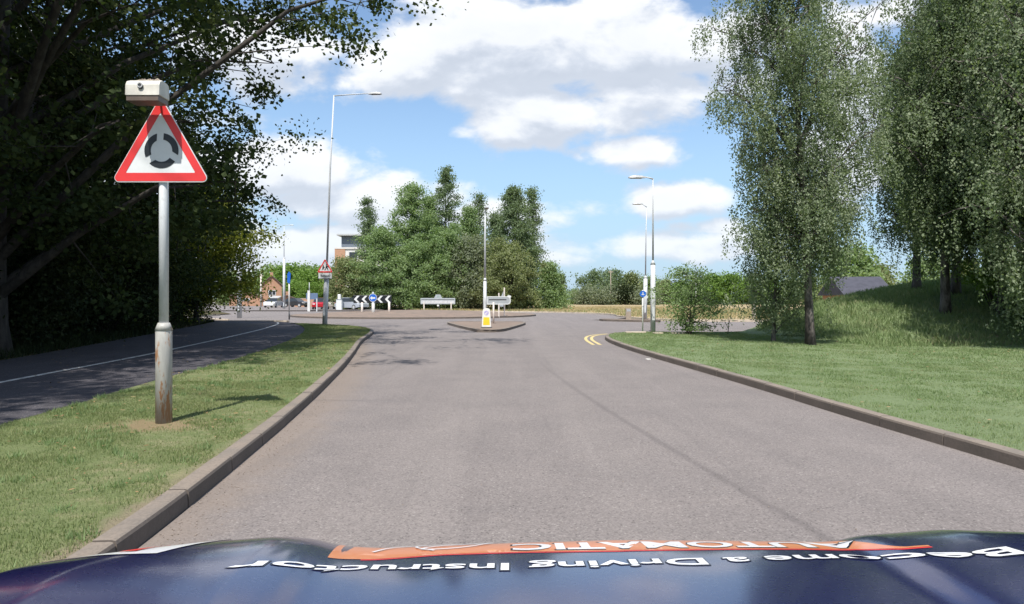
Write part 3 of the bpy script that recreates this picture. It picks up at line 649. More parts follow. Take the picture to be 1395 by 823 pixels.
shrub('sapling', 'bright green leaning sapling in the shade of the bank birches', (15.3, 20.9, RGH(15.3, 20.9)), 2.3, 1.0, 2200, .11, 'l_bright', 90, cat='sapling', cs=.13)
shrub('bush', 'small leafy bush low on the bank at the right edge', (15.0, 19.1, RGH(15.0, 19.1)), 1.5, .8, 3000, .10, 'l_birchd', 91, cs=.16)
# bush on the verge near the right-hand lamps
tree('young_tree', 'young multi-stemmed tree with feathery foliage at the back edge of the lawn', 'young tree', (6.45, 23.9, RGH(6.45, 23.9)), 2.35, 1.15, style='round', base=.12, limbs=22, per=6, leaves=6000, leaf=.085, cs=.16, mat='l_mid', seed=92, tr=.035, stems=3)
sap = thing('dead_sapling', 'bare dead sapling stems between the young tree and the birch', 'sapling', (7.9, 24.2, RGH(7.9, 24.2)))
m = MB(); m.tube([(0, 0, -.05), (.05, 0, .4), (.16, 0, .85)], [.018, .012, .004], 5).tube([(.02, 0, .2), (-.12, 0, .5), (-.17, 0, .62)], [.01, .007, .003], 5).tube([(.05, 0, .4), (.02, .05, .7), (.03, .05, .9)], [.01, .006, .003], 5); m.build('stem', M['bark'], sap)

# clump of trees beyond the roundabout
GC = 'tall clump of trees behind the roundabout'
def CT(label, px, py, hw, d, sd, style='round', mat='l_mid', base=.04, leaves=13000, leaf=.22, **k):
    leaves = int(leaves * 1.6)
    x = gx(px, d); H = gz(py, d) - .1; Rr = hw * d / F
    kw = dict(limbs=44, per=6, cs=.4, tr=.2, group=GC, rise=.8, aspect=.75, twig=False); kw.update(k)
    return tree('broadleaf_tree', label, 'tree', (x, d, .08), H, Rr, style, base, leaves=leaves, leaf=leaf, mat=mat, seed=sd, **kw)
CT('narrow spire-topped tree at the left of the central clump', 500, 272, 22, 92, 101, 'spire', 'l_pine', .1, 7000, cs=.4, limbs=30)
CT('low olive tree at the left foot of the central clump', 478, 352, 34, 84, 102, 'round', 'l_olive')
CT('mid-height soft green tree at the left of the central clump', 522, 312, 36, 82, 103, 'round', 'l_mid', leaves=16000)
CT('broad pale green tree left of the tallest spire in the central clump', 557, 254, 62, 84, 104, 'cone', 'l_mid', leaves=24000, limbs=54, rise=1.1)
CT('tallest dark spire of the central clump', 607, 228, 30, 90, 105, 'spire', 'l_pine', .2, 11000, cs=.4, hang=0, limbs=38)
CT('full green tree below the tallest spire', 608, 310, 42, 82, 106, 'round', 'l_mid', leaves=18000, limbs=48)
CT('greyish green tree in the middle foot of the central clump', 640, 322, 34, 81, 107, 'round', 'l_grey', leaves=12000)
CT('thin see-through tree behind the middle lamp column', 652, 264, 22, 92, 108, 'spire', 'l_pine', .3, 3800, cs=.4, barkm='bark_pale')
CT('tall dark green tree right of the middle lamp column', 700, 256, 37, 84, 109, 'spire', 'l_pine', .04, 22000, limbs=52)
CT('tall sparse tree with visible pale limbs right of the middle lamp column', 724, 258, 21, 90, 110, 'spire', 'l_pine', .25, 6500, cs=.4, barkm='bark_pale')
CT('dense olive green tree at the right foot of the central clump', 688, 330, 42, 79, 111, 'round', 'l_olive', leaves=16000)
CT('small light green tree at the right end of the central clump', 748, 360, 24, 84, 112, 'cone', 'l_mid', leaves=9000)
CT('dark bushy tree low between the right trees of the clump', 714, 322, 26, 86, 113, 'cone', 'l_pine', leaves=12000)
CT('feathery mid-height tree just right of the tallest spire', 640, 284, 30, 87, 116, 'cone', 'l_mid', leaves=13000, limbs=44, rise=1.1)
CT('feathery mid-height tree just left of the tallest spire', 583, 268, 26, 88, 117, 'cone', 'l_mid', leaves=12000, limbs=44, rise=1.1)
CT('soft green tree filling the space below the pale-limbed tree', 676, 290, 30, 88, 118, 'cone', 'l_pine', leaves=12000, limbs=44, rise=1.1)
CT('green bushy tree between the town sign and the clump', 572, 330, 40, 80, 114, 'round', 'l_mid', leaves=14000)
CT('small dark pointed tree apart at the right of the clump', 764, 375, 8, 120, 115, 'spire', 'l_pine', .1, 2500, leaf=.3, limbs=18)

# far tree line
protos = [tree('broadleaf_tree', 'round-topped dark tree standing alone left in the far tree line', 'tree', (0, 0, 0), 8.6, 5.0, 'round', .03, 30, 6, 6500, .45, .7, 'l_pine', 'bark', 201, tr=.25, twig=False, group='far tree line across the dry field', aspect=.8),
          tree('broadleaf_tree', 'x', 'tree', (0, 0, 0), 8.0, 4.6, 'round', .03, 30, 6, 6500, .45, .8, 'l_mid', 'bark', 202, tr=.25, twig=False, group='far tree line across the dry field', aspect=.8),
          tree('broadleaf_tree', 'x', 'tree', (0, 0, 0), 7.6, 4.2, 'cone', .03, 30, 6, 6500, .45, .8, 'l_olive', 'bark', 203, tr=.25, twig=False, group='far tree line across the dry field', aspect=.8),
          tree('broadleaf_tree', 'x', 'tree', (0, 0, 0), 7.8, 4.6, 'round', .03, 30, 6, 6500, .45, .8, 'l_bright', 'bark', 204, tr=.25, twig=False, group='far tree line across the dry field', aspect=.8)]
ordn = ['first', 'second', 'third', 'fourth', 'fifth', 'sixth', 'seventh', 'eighth', 'ninth', 'tenth', 'eleventh', 'twelfth', 'thirteenth', 'fourteenth', 'fifteenth', 'sixteenth', 'seventeenth', 'eighteenth', 'nineteenth', 'twentieth', 'twenty-first', 'twenty-second', 'twenty-third', 'twenty-fourth']
used = [False] * 4
def far(px, py, d, kind, label, rz, wx=1.0, group=None):
    H0 = [8.6, 8.0, 7.6, 7.8][kind]; s = (gz(py, d) + .1) / H0
    if used[kind]: o = dup(protos[kind], (gx(px, d), d, .0), rz, label, (s * wx, s * wx, s))
    else: o = protos[kind]; used[kind] = True; o.location = (gx(px, d), d, .0); o.rotation_euler.z = rz; o.scale = (s * wx, s * wx, s); o['label'] = label
    if group: o['group'] = group
row = [(808, 372, 165, 0), (782, 396, 172, 1), (838, 371, 170, 0), (862, 376, 168, 2), (886, 380, 172, 1), (905, 384, 165, 2), (926, 386, 160, 3), (950, 381, 170, 1), (972, 376, 168, 3), (996, 375, 165, 3), (1022, 378, 168, 1), (1048, 380, 170, 3), (1075, 384, 165, 1), (1105, 380, 160, 2), (1135, 378, 165, 1)]
for i, (px, py, d, k) in enumerate(row):
    far(px, py, d, k, ('round-topped dark tree' if k == 0 else 'leafy green tree' if k == 1 else 'olive green tree' if k == 2 else 'bright green tree') + ', %s from the left in the tree line across the field' % ordn[i], i * 1.3, 1.05)
row = [(322, 372, 150, 2), (372, 366, 215, 1), (395, 364, 200, 3), (415, 366, 205, 1), (432, 368, 190, 3), (452, 366, 195, 3), (472, 372, 180, 1), (330, 378, 140, 1), (404, 385, 175, 3), (427, 388, 145, 3), (450, 386, 150, 3)]
for i, (px, py, d, k) in enumerate(row):
    far(px, py, d, k, ['olive tree left of the brick house', 'green tree rising behind the brick house roof', 'bright tree just right of the brick house roof', 'green tree behind the thin blue sign post', 'bright tree left of the far warning sign', 'bright green tree directly behind the far warning sign', 'green tree below the office block', 'green tree at the edge of the left wood tip', 'low bright tree right of the house at road level', 'low bright tree above the small grey sign', 'low bright tree behind the parked cars'][i], i * 1.7 + .5, 1.3, 'green trees around the far houses')
row = [(1160, 342, 90, 1), (1195, 365, 110, 2), (1260, 355, 120, 1), (1320, 360, 115, 2), (1385, 352, 110, 1), (1450, 350, 110, 1)]
for i, (px, py, d, k) in enumerate(row):
    far(px, py, d, k, ['rounded tree showing above the grey roof beyond the bank', 'olive tree behind the grey roof', 'green tree beyond the middle of the bank', 'olive tree beyond the bank crest', 'green tree beyond the bank at the right edge', 'green tree beyond the bank outside the right edge'][i], i * 1.1, 1.0, 'trees beyond the right bank')

# low bushes in front of the far line
bl = ['grey-green bush', 'dark bush', 'pale bush', 'green bush', 'low grey bush']
for i, (px, d, h) in enumerate([(820, 150, 4.5), (852, 152, 5), (800, 155, 4.0), (935, 150, 3.5), (880, 148, 3.0)]):
    shrub('bush', bl[i] + ' below the tree line across the field, ' + ['below the round tree', 'right of the round tree', 'left of the round tree', 'behind the young tree', 'behind the lamp columns'][i], (gx(px, d), d, .05), h, 3.4, 3500, .4, ['l_grey', 'l_dark', 'l_grey', 'l_mid', 'l_grey'][i], 120 + i, 'bushes at the foot of the far tree line', cs=.7)

# ------------------------------------------------------------------ street furniture materials
def galv(name, col, rust=0.0, rough=.5):
    m, t, b, o = new_mat(name); p = objc(t); n = t.noise(t.vmath('MULTIPLY', p, (9, 9, 1.4)), 1.6, 6, .65); n2 = t.noise(p, 14, 5)
    c = t.mix(t.sstep(n, .3, .7), tuple(x * .82 for x in col), tuple(min(1, x * 1.08) for x in col)); c = t.mix(t.math('MULTIPLY', t.sstep(n2, .55, .75), .3), c, (.2, .18, .15))
    if rust:
        sp = t.add('ShaderNodeSeparateXYZ'); t.put(sp.inputs[0], p); r = t.noise(t.vmath('MULTIPLY', p, (14, 14, 2.6)), 1.0, 5, .7)
        low = t.math('SUBTRACT', 1.0, t.sstep(sp.outputs[2], .5, 1.3)); c = t.mix(t.math('MULTIPLY', t.sstep(t.math('ADD', r, t.math('MULTIPLY', low, .10)), .62, .68), .85), c, (.30, .125, .035))
        dirt = t.math('SUBTRACT', 1.0, t.sstep(t.math('ADD', sp.outputs[2], t.math('MULTIPLY', r, .25)), .12, .5)); c = t.mix(t.math('MULTIPLY', dirt, .7), c, (.17, .13, .10))
    t.put(b.inputs['Base Color'], c); b.inputs['Roughness'].default_value = rough; b.inputs['Metallic'].default_value = .0
    return m
M['galv'] = galv('grey_painted_steel', (.54, .56, .57)); M['galv_rust'] = galv('grey_steel_with_rust', (.40, .39, .36), 1); M['galv_white'] = galv('white_painted_steel', (.62, .62, .60))
M['dark_metal'] = plain('dark_metal', (.06, .06, .065), .5); M['lamp_grey'] = plain('lamp_housing_grey', (.42, .43, .43), .45)
M['red'] = plain('sign_red', (.62, .035, .035), .4, var=.1); M['white'] = plain('sign_white', (.62, .64, .64), .5, var=.13, vs=3.5); M['black'] = plain('sign_black', (.015, .018, .022), .4)
M['blue'] = plain('sign_blue', (.02, .12, .50), .4); M['sign_back'] = plain('sign_back_grey', (.33, .36, .38), .5); M['dirty_white'] = plain('dirty_cream_plastic', (.55, .53, .47), .55, var=.2, vs=9)
M['yellow'] = plain('bollard_yellow', (.80, .56, .03), .45); M['cream'] = plain('bollard_white', (.72, .70, .66), .45); M['wood'] = plain('weathered_wood', (.30, .25, .20), .9, var=.3, vs=12); M['pale_post'] = plain('pale_post', (.60, .54, .49), .7, var=.15)
M['glass'] = plain('dark_glass', (.03, .035, .04), .1)

def round_tri(wd, h, r, z0, n=6):
    """outline of a triangle with rounded corners, x,z, base at z0"""
    A = [Vector((-wd / 2, z0)), Vector((wd / 2, z0)), Vector((0, z0 + h))]; out = []
    for i in range(3):
        p = A[i]; a = (A[i - 1] - p).normalized(); b = (A[(i + 1) % 3] - p).normalized(); half = math.acos(a.dot(b)) / 2; dd = r / math.tan(half); c = p + (a + b).normalized() * (r / math.sin(half))
        s = p + a * dd - c; e = p + b * dd - c; a0 = math.atan2(s.y, s.x); a1 = math.atan2(e.y, e.x); da = (a1 - a0 + math.pi) % (2 * math.pi) - math.pi
        out += [(c.x + r * math.cos(a0 + da * k / n), c.y + r * math.sin(a0 + da * k / n)) for k in range(n + 1)]
    return out
def ring_prism(outer_, inner_, y0, y1):
    n = len(outer_); vs = [(p[0], y0, p[1]) for p in outer_ + inner_] + [(p[0], y1, p[1]) for p in outer_ + inner_]; fs = []
    for i in range(n):
        j = (i + 1) % n; fs += [(i, j, n + j, n + i), (2 * n + j, 2 * n + i, 3 * n + i, 3 * n + j), (j, i, 2 * n + i, 2 * n + j), (n + i, n + j, 3 * n + j, 3 * n + i)]
    return vs, fs
def disc(cx, cz, r, n=28): return [(cx + r * math.cos(2 * math.pi * k / n), cz + r * math.sin(2 * math.pi * k / n)) for k in range(n)]
def text_mesh(txt, size, bold=0.0, xs=1.0):
    cu = bpy.data.curves.new('t', 'FONT'); cu.body = txt; cu.size = size; cu.offset = bold; cu.resolution_u = 3; cu.align_x = 'CENTER'; cu.align_y = 'CENTER'
    ob = bpy.data.objects.new('t', cu); COL.objects.link(ob); dg = bpy.context.evaluated_depsgraph_get(); dg.update(); me = bpy.data.meshes.new_from_object(ob.evaluated_get(dg))
    vs = [(v.co.x * xs, v.co.y) for v in me.vertices]; fs = [tuple(p.vertices) for p in me.polygons]; bpy.data.objects.remove(ob); bpy.data.curves.remove(cu); bpy.data.meshes.remove(me)
    return vs, fs
def put_text(txt, size, x, y, z, mat, parent, bold=0.0, xs=1.0, name='lettering'):
    vs, fs = text_mesh(txt, size, bold, xs); me = bpy.data.meshes.new(name); me.from_pydata([(v[0] + x, y, v[1] + z) for v in vs], [], fs); me.update(); return link(name, me, mat, parent)

# ---- the triangular roundabout warning sign in the left verge
t = thing('warning_sign', 'triangular roundabout warning sign under a lamp box on a rusty-footed pole in the verge', 'road sign', (-3.52, 6.68, .08))
MB().tube([(0, 0, -.1), (0, 0, .96), (0, 0, .965)], [.078, .078, .076], 20).tube([(0, 0, .96), (0, 0, 1.035)], [.085, .055], 20).build('pole_base', M['galv_rust'], t)
MB().tube([(0, 0, 1.03), (0, 0, 3.2)], .045, 18).build('pole', M['galv'], t)
TZ = 2.445; yf = -.062
p_out = round_tri(.99, .865, .045, TZ); p_mid = round_tri(.965, .84, .035, TZ + .01); p_in = round_tri(.70, .605, .008, TZ + .093)
MB().prism(p_out, yf, yf + .012).build('sign_plate', M['white'], t)
v_, f_ = ring_prism(p_mid, p_in, yf - .003, yf - .0005); MB().add(v_, f_).build('red_border', M['red'], t)
bl_ = MB()
for a0 in (97, 217, 337):
    o_ = [(.168 * math.cos(R(a0 + 8 + 97 * k / 14)), .168 * math.sin(R(a0 + 8 + 97 * k / 14))) for k in range(15)]; i_ = [(.106 * math.cos(R(a0 + 19 + 84 * k / 14)), .106 * math.sin(R(a0 + 19 + 84 * k / 14))) for k in range(15)]
    o_ = [(x, z) for x, z in o_]; poly = o_ + i_[::-1]; q = [(x * 1.02 + .01, z * 1.05 + TZ + .315) for x, z in poly]; n = 15
    vs = [(x, yf - .0035, z) for x, z in q]; bl_.add(vs, [(i, i + 1, 2 * n - 2 - i, 2 * n - 1 - i) for i in range(n - 1)])
bl_.build('roundabout_symbol', M['black'], t)
MB().box(-.10, .10, -.055, -.045, TZ + .2, TZ + .235).build('clamp', M['galv'], t); MB().box(-.10, .10, -.055, -.045, TZ + .5, TZ + .535).build('clamp', M['galv'], t)
MB().tube([(0, -.02, 3.20), (0, -.08, 3.27), (0, -.22, 3.28)], .012, 8).build('bracket', M['galv'], t)
lb = MB(); prof = [(-.20, 0), (-.20, .10), (-.21, .14), (-.24, .155), (-.33, .16), (-.375, .14), (-.395, .10), (-.40, .0)]
vs = [(-.205, p[0], p[1] + 3.275) for p in prof] + [(-.19, p[0], p[1] + 3.275) for p in prof]; k = len(prof)
secs = [(-.162, .94), (-.148, 1.0), (.148, 1.0), (.162, .94)]; vs = []
for sx_, sc_ in secs: vs += [(sx_ + .0, -.3 + (p[0] + .3) * sc_, 3.215 + .08 + (p[1] - .08) * sc_) for p in prof]
fs = [(a * k + i, a * k + (i + 1) % k, a * k + k + (i + 1) % k, a * k + k + i) for a in range(3) for i in range(k)] + [tuple(range(k))[::-1], tuple(3 * k + i for i in range(k))]
lamp = lb.add(vs, fs).build('lamp_box', M['dirty_white'], t)
MB().box(-.152, .152, -.392, -.21, 3.165, 3.218).build('lamp_diffuser', plain('brown_diffuser', (.12, .09, .07), .4), lamp)
MB().tube([(-.01, -.390, 3.295), (-.01, -.412, 3.295)], .026, 16).build('photocell', M['dark_metal'], lamp)
v_, f_ = ring_prism(disc(-.01, 3.305, .026, 16), disc(-.01, 3.305, .017, 16), -.418, -.412); MB().add(v_, f_).build('photocell_ring', M['lamp_grey'], lamp)
dr = MB(); rnd = random.Random(3)
for i in range(26):
    cx = rnd.uniform(-.08, .12); cy = -rnd.uniform(.25, .34); r = rnd.uniform(.006, .018); dr.tube([(cx - r * 2, cy, 3.374), (cx, cy + .01, 3.374 + r * .9), (cx + r * 2, cy, 3.374)], [.003, r * .6, .003], 5)
dr.build('debris', M['wood'], lamp)

# ---- street lamps
def street_lamp(label, x, y, H, zt, r1, r2, armx, army, tilt=0.0, lean=0.0, group='street lamps around the roundabout', mat='galv', zb=.1, hood=.62):
    t = thing('street_lamp', label, 'street lamp', (x, y, zb), 0, group)
    MB().tube([(0, 0, -.1), (lean * zt / H, 0, zt - .06)], [r1, r1 * .94], 14).tube([(lean * zt / H, 0, zt - .06), (lean * (zt + .1) / H, 0, zt + .1)], [r1 * 1.0, r2], 14).build('pole_base', M[mat], t)
    MB().tube([(lean * zt / H, 0, zt + .08), (lean * .6, 0, zt + (H - zt) * .6), (lean, 0, H)], [r2, r2 * .8, r2 * .6], 10).build('pole', M[mat], t)
    MB().box(-.05, .05, -r1 - .003, -r1 + .02, .45, .95, .004).build('service_door', M[mat], t)
    L = math.hypot(armx, army); ux, uy = armx / L, army / L; fr = max(0, (L - hood) / L)
    MB().tube([(lean, 0, H - .02), (lean + armx * fr * .5, army * fr * .5, H + .03 + tilt * .4), (lean + armx * fr, army * fr, H + .06 + tilt)], [.03, .026, .022], 8).build('arm', M['galv'], t)
    h = MB(); T = lambda a, b, c: (lean + ux * a - uy * b, uy * a + ux * b, H + .05 + tilt + c); a0 = L * fr - .05; a1 = L
    vs = []
    for a, w_, hh in ((a0, .05, .04), (a0 + .15, .10, .07), (a0 + (a1 - a0) * .6, .13, .08), (a1 - .05, .10, .05), (a1, .05, .02)):
        vs += [T(a, -w_, -.03), T(a, w_, -.03), T(a, w_ * .7, hh - .02), T(a, -w_ * .7, hh - .02)]
    fs = [(q * 4 + i, q * 4 + (i + 1) % 4, q * 4 + 4 + (i + 1) % 4, q * 4 + 4 + i) for q in range(4) for i in range(4)] + [(3, 2, 1, 0), (16, 17, 18, 19)]
    hd = h.add(vs, fs).build('lamp_head', M['lamp_grey'], t)
    MB().box(-.01, .01, -.01, .01, 0, .01).add([T(a0 + .15, -.08, -.045), T(a0 + .15, .08, -.045), T(a1 - .08, .08, -.045), T(a1 - .08, -.08, -.045)] + [T(a0 + .15, -.08, -.031), T(a0 + .15, .08, -.031), T(a1 - .08, .08, -.031), T(a1 - .08, -.08, -.031)], [(3, 2, 1, 0), (0, 1, 5, 4), (1, 2, 6, 5), (2, 3, 7, 6), (3, 0, 4, 7)]) if False else None
    b = MB().add([T(a0 + .15, -.08, -.05), T(a0 + .15, .08, -.05), T(a1 - .08, .07, -.05), T(a1 - .08, -.07, -.05)] + [T(a0 + .15, -.08, -.031), T(a0 + .15, .08, -.031), T(a1 - .08, .07, -.031), T(a1 - .08, -.07, -.031)], [(3, 2, 1, 0), (0, 1, 5, 4), (1, 2, 6, 5), (2, 3, 7, 6), (3, 0, 4, 7)])
    b.build('lens', M['glass'], hd)
    return t
street_lamp('tallest lamp column, carrying the small triangular sign at the end of the left verge', -9.30, 32.8, 11.38, 2.6, .125, .055, 2.4, -.15, .0, .46, zb=.1)
street_lamp('lamp column standing on the right lawn beside the blue round sign', 5.42, 25.4, 5.9, 2.65, .10, .035, -.95, 0, .0, .0, zb=.1)
street_lamp('lamp column on the small island behind the right lawn lamp', 8.10, 40.3, 6.9, 2.6, .13, .042, -.9, -.1, .12, .12, zb=.1)
street_lamp('lamp column behind the yellow bollard on the splitter island', -1.46, 35.5, 6.0, 2.3, .095, .06, .15, -1.2, .0, .02, zb=.1)
street_lamp('thick pale column at the tip of the left wood', -19.6, 47.5, 8.2, 5.3, .17, .06, 1.2, 0, .0, .0, zb=.07)
street_lamp('distant lamp column right of the brick house', gx(387, 88), 88, 11.2, 6.9, .17, .05, 1.3, 0, .0, .0, zb=.0)
lp = thing('utility_pole', 'wooden pole standing in the far tree line right of the clump', 'pole', (gx(769, 150), 150, 0)); MB().tube([(0, 0, 0), (0, 0, 4.8)], [.22, .18], 8).build('shaft', M['pale_post'], lp); MB().box(-.7, .7, -.08, .08, 4.2, 4.4).build('crossarm', M['wood'], lp)
lp = thing('utility_pole', 'tall thin pole among the far trees above the round tree', 'pole', (gx(832, 150), 150, 0)); MB().tube([(0, 0, 0), (0, 0, 7.9)], [.10, .08], 8).build('shaft', M['wood'], lp); MB().box(-.5, .5, -.08, .08, 7.5, 7.7).build('crossarm', M['wood'], lp)
lp = thing('utility_pole', 'thin wooden pole in front of the brick house', 'pole', (gx(355.5, 118), 118, 0)); MB().tube([(0, 0, 0), (0, 0, 5.9)], [.17, .13], 8).build('shaft', M['pale_post'], lp); MB().box(-.5, .5, -.06, .06, 5.5, 5.65).build('crossarm', M['wood'], lp)
lp = thing('street_lamp', 'short lamp column showing above the young tree in the far trees', 'street lamp', (gx(948, 130), 130, 0), 0, 'street lamps around the roundabout'); MB().tube([(0, 0, 0), (0, 0, 6.1)], [.11, .07], 8).build('pole', M['galv'], lp); MB().box(-2.2, .05, -.1, .1, 6.0, 6.12).build('lamp_head', M['lamp_grey'], lp)

# ---- sign on the tall lamp column
t = thing('warning_sign', 'small red triangular children warning sign above a white plate on the tall lamp column', 'road sign', (-9.22, 32.64, 2.1), 0)
def zz(py): return gz(py, 32.6) - 2.1
b0 = zz(371.5); po = round_tri(.80, .70, .05, b0); pi_ = round_tri(.58, .50, .01, b0 + .075); pm = round_tri(.78, .68, .045, b0 + .008)
MB().prism(po, -.06, -.045).build('sign_plate', M['white'], t); v_, f_ = ring_prism(pm, pi_, -.064, -.0605); MB().add(v_, f_).build('red_border', M['red'], t)
def figure(m, x, z, s, y=-.063):
    m.prism(disc(x, z + .30 * s, .035 * s, 10), y - .002, y); m.prism([(x - .05 * s, z + .12 * s), (x + .05 * s, z + .12 * s), (x + .04 * s, z + .25 * s), (x - .04 * s, z + .25 * s)], y - .002, y)
    m.prism([(x - .05 * s, z + .12 * s), (x - .09 * s, z), (x - .06 * s, z), (x, z + .118 * s)], y - .002, y); m.prism([(x + .05 * s, z + .12 * s), (x + .0 * s, z + .118 * s), (x + .05 * s, z), (x + .08 * s, z)], y - .002, y)
    m.prism([(x + .042 * s, z + .24 * s), (x + .12 * s, z + .14 * s), (x + .10 * s, z + .12 * s), (x + .043 * s, z + .2 * s)], y - .002, y)
m = MB(); figure(m, -.09, b0 + .11, .85); figure(m, .08, b0 + .11, 1.0); m.build('children_symbol', M['black'], t)
pl = MB().box(-.33, .33, -.06, -.045, zz(379.5), zz(372.3), .006).build('text_plate', M['white'], t); put_text('School', .15, 0, -.0615, (zz(379.5) + zz(372.3)) / 2, M['black'], pl, .004, 1.1)
MB().box(-.33, .33, -.045, -.03, zz(380.2), zz(379.6)).build('plate_channel', M['dark_metal'], t)
MB().box(-.18, .18, -.044, .02, b0 + .12, b0 + .15).build('clamp', M['galv'], t); MB().box(-.18, .18, -.044, .02, zz(376), zz(375)).build('clamp', M['galv'], t)

# ---- bollard
t = thing('bollard', 'white and yellow keep-left bollard at the nose of the splitter island', 'bollard', (-1.12, 29.0, .11))
def slab(m, w0, w1, z0, z1, y0, y1, top=False):
    if not top: m.prism([(-w0, z0), (w0, z0), (w1, z1), (-w1, z1)], y0, y1)
    else: m.prism([(-w0, z0), (w0, z0)] + [(w1 * math.cos(R(a)), z1 - w1 * .75 + w1 * .75 * math.sin(R(a))) for a in range(0, 181, 20)], y0, y1)
    return m
slab(MB(), .205, .165, 0, .86, -.10, .10, True).build('shell', M['cream'], t)
MB().prism([(-.145, .12), (.150, .12), (.135, .46), (-.130, .46)], -.104, -.1005).build('yellow_panel', M['yellow'], t)
pn = MB().prism(disc(0, .65, .105), -.104, -.1005).build('blue_disc', plain('faded_disc', (.42, .38, .62), .5), t)
MB().prism([(-.07, .61), (-.005, .56), (-.02, .60), (.06, .69), (.045, .71), (-.035, .625), (-.05, .65)], -.107, -.1045).build('arrow', M['cream'], pn)
MB().box(-.23, .23, -.13, .13, -.02, .045, .01).build('base', M['dark_metal'], t)

# ---- chevron board and keep-left sign on the roundabout
t = thing('chevron_sign', 'black board with white left-pointing chevrons on two posts facing the road', 'road sign', (gx(507.5, 52.0), 52.0, .30))
Z0 = -.30
MB().box(-1.50, 1.50, -.02, .02, 1.06 + Z0, 1.68 + Z0, .008).build('board', M['black'], t)
m = MB()
for i in range(5):
    cx = -1.22 + i * .61; zc = 1.37 + Z0; m.prism([(cx - .24, zc), (cx + .02, zc + .27), (cx + .21, zc + .27), (cx - .04, zc), (cx + .21, zc - .27), (cx + .02, zc - .27)], -.026, -.021)
m.build('chevron_marking', M['white'], t)
for x in (-.80, 1.33): MB().tube([(x, -.11, -.3), (x, -.11, 1.12 + Z0 )], .085, 12).build('post', M['pale_post'], t)
MB().box(-1.45, 1.45, .021, .05, 1.2 + Z0, 1.26 + Z0).build('rail', M['galv'], t)
t = thing('keep_left_sign', 'round blue arrow sign on a thick white post in front of the chevron board', 'road sign', (gx(508.5, 50.6), 50.6, .26))
MB().tube([(0, 0, -.3), (0, 0, 1.0)], .12, 14).build('post', M['galv_white'], t)
MB().prism(disc(0, 1.22, .31), -.14, -.12).build('disc', M['blue'], t)
v_, f_ = ring_prism(disc(0, 1.22, .31), disc(0, 1.22, .285), -.144, -.1405); MB().add(v_, f_).build('rim', M['white'], t)
MB().prism([(-.22, 1.20), (-.06, 1.05), (-.06, 1.14), (.18, 1.14), (.18, 1.26), (-.06, 1.26), (-.06, 1.35)], -.1435, -.1405).build('arrow', M['white'], t)
MB().prism(disc(0, 1.60, .07, 12), -.1, -.05).tube([(0, 0, .98), (0, 0, 1.62)], .03, 8).build('top_reflector', M['white'], t)

# ---- town boundary sign
t = thing('boundary_sign', 'long white place-name board with a crest panel on top, in the grass beyond the roundabout', 'sign', (gx(596.5, 74), 74, .12), R(-2))
MB().box(-1.95, 1.95, -.03, .03, .70, 1.38, .01).build('board', M['sign_back'], t)
MB().box(-1.86, 1.86, -.036, -.031, .78, 1.10).build('name_panel', plain('weathered_panel', (.47, .48, .49), .6, var=.2), t); MB().box(-1.86, 1.86, -.036, -.031, 1.17, 1.24).build('dark_band', M['dark_metal'], t)
MB().prism([(-.42, 1.381), (.48, 1.381), (.28, 1.78), (-.22, 1.78)], -.03, .03).build('crest_panel', M['sign_back'], t); MB().prism([(-.12, 1.45), (.2, 1.45), (.16, 1.66), (-.08, 1.66)], -.036, -.031).build('crest', plain('crest_green_grey', (.25, .32, .31)), t)
for x in (-1.55, 1.5): MB().box(x - .06, x + .06, -.10, -.035, -.15, .9).build('post', M['pale_post'], t)
MB().tube([(.15, 0, -.1), (.15, 0, .7)], .04, 8).build('post', M['dark_metal'], t); MB().prism(disc(.02, .56, .11, 14), -.06, -.04).build('lamp', M['white'], t)

# ---- direction sign on splitter island + posts behind
t = thing('direction_sign', 'pale flag-shaped direction sign with rounded right end beside the splitter island lamp', 'road sign', (gx(671.5, 34.2), 34.2, .11), R(4))
MB().prism([(-.32, .98), (.78, .98), (.90, 1.04), (.93, 1.17), (.90, 1.32), (.78, 1.40), (-.32, 1.40)], -.02, .0).build('board', M['sign_back'], t)
v_, f_ = ring_prism([(-.32, .98), (.78, .98), (.90, 1.04), (.93, 1.17), (.90, 1.32), (.78, 1.40), (-.32, 1.40)], [(-.28, 1.02), (.76, 1.02), (.86, 1.07), (.88, 1.17), (.86, 1.29), (.76, 1.36), (-.28, 1.36)], -.026, -.021); MB().add(v_, f_).build('border', M['white'], t)
MB().box(-.22, .70, -.026, -.021, 1.20, 1.26).build('dark_band', M['dark_metal'], t)
MB().tube([(.03, -.07, -.1), (.03, -.07, 1.1)], .045, 10).build('post', M['pale_post'], t)
t = thing('chevron_sign', 'edge-on grey sign board on two pale posts at the right side of the roundabout island', 'road sign', (gx(682.5, 48), 48, .22), R(0))
MB().box(-.20, -.11, -.05, .03, 0 - .2, 1.60).build('post', M['pale_post'], t); MB().box(.19, .28, .55, .64, -.2, 2.0).build('post', M['pale_post'], t); MB().prism([(-.09, .62), (.18, .60), (.18, 1.75), (-.09, 1.1)], .05, .09).build('board', M['sign_back'], t)
t = thing('small_sign', 'tiny white oval sign on a thin post beyond the roundabout', 'sign', (gx(693.5, 72), 72, .1)); MB().prism([(x * 1.5, z) for x, z in disc(0, 1.55, .15, 16)], -.04, -.02).build('board', M['white'], t); MB().tube([(0, 0, -.1), (0, 0, 1.55)], .02, 6).build('post', M['dark_metal'], t)

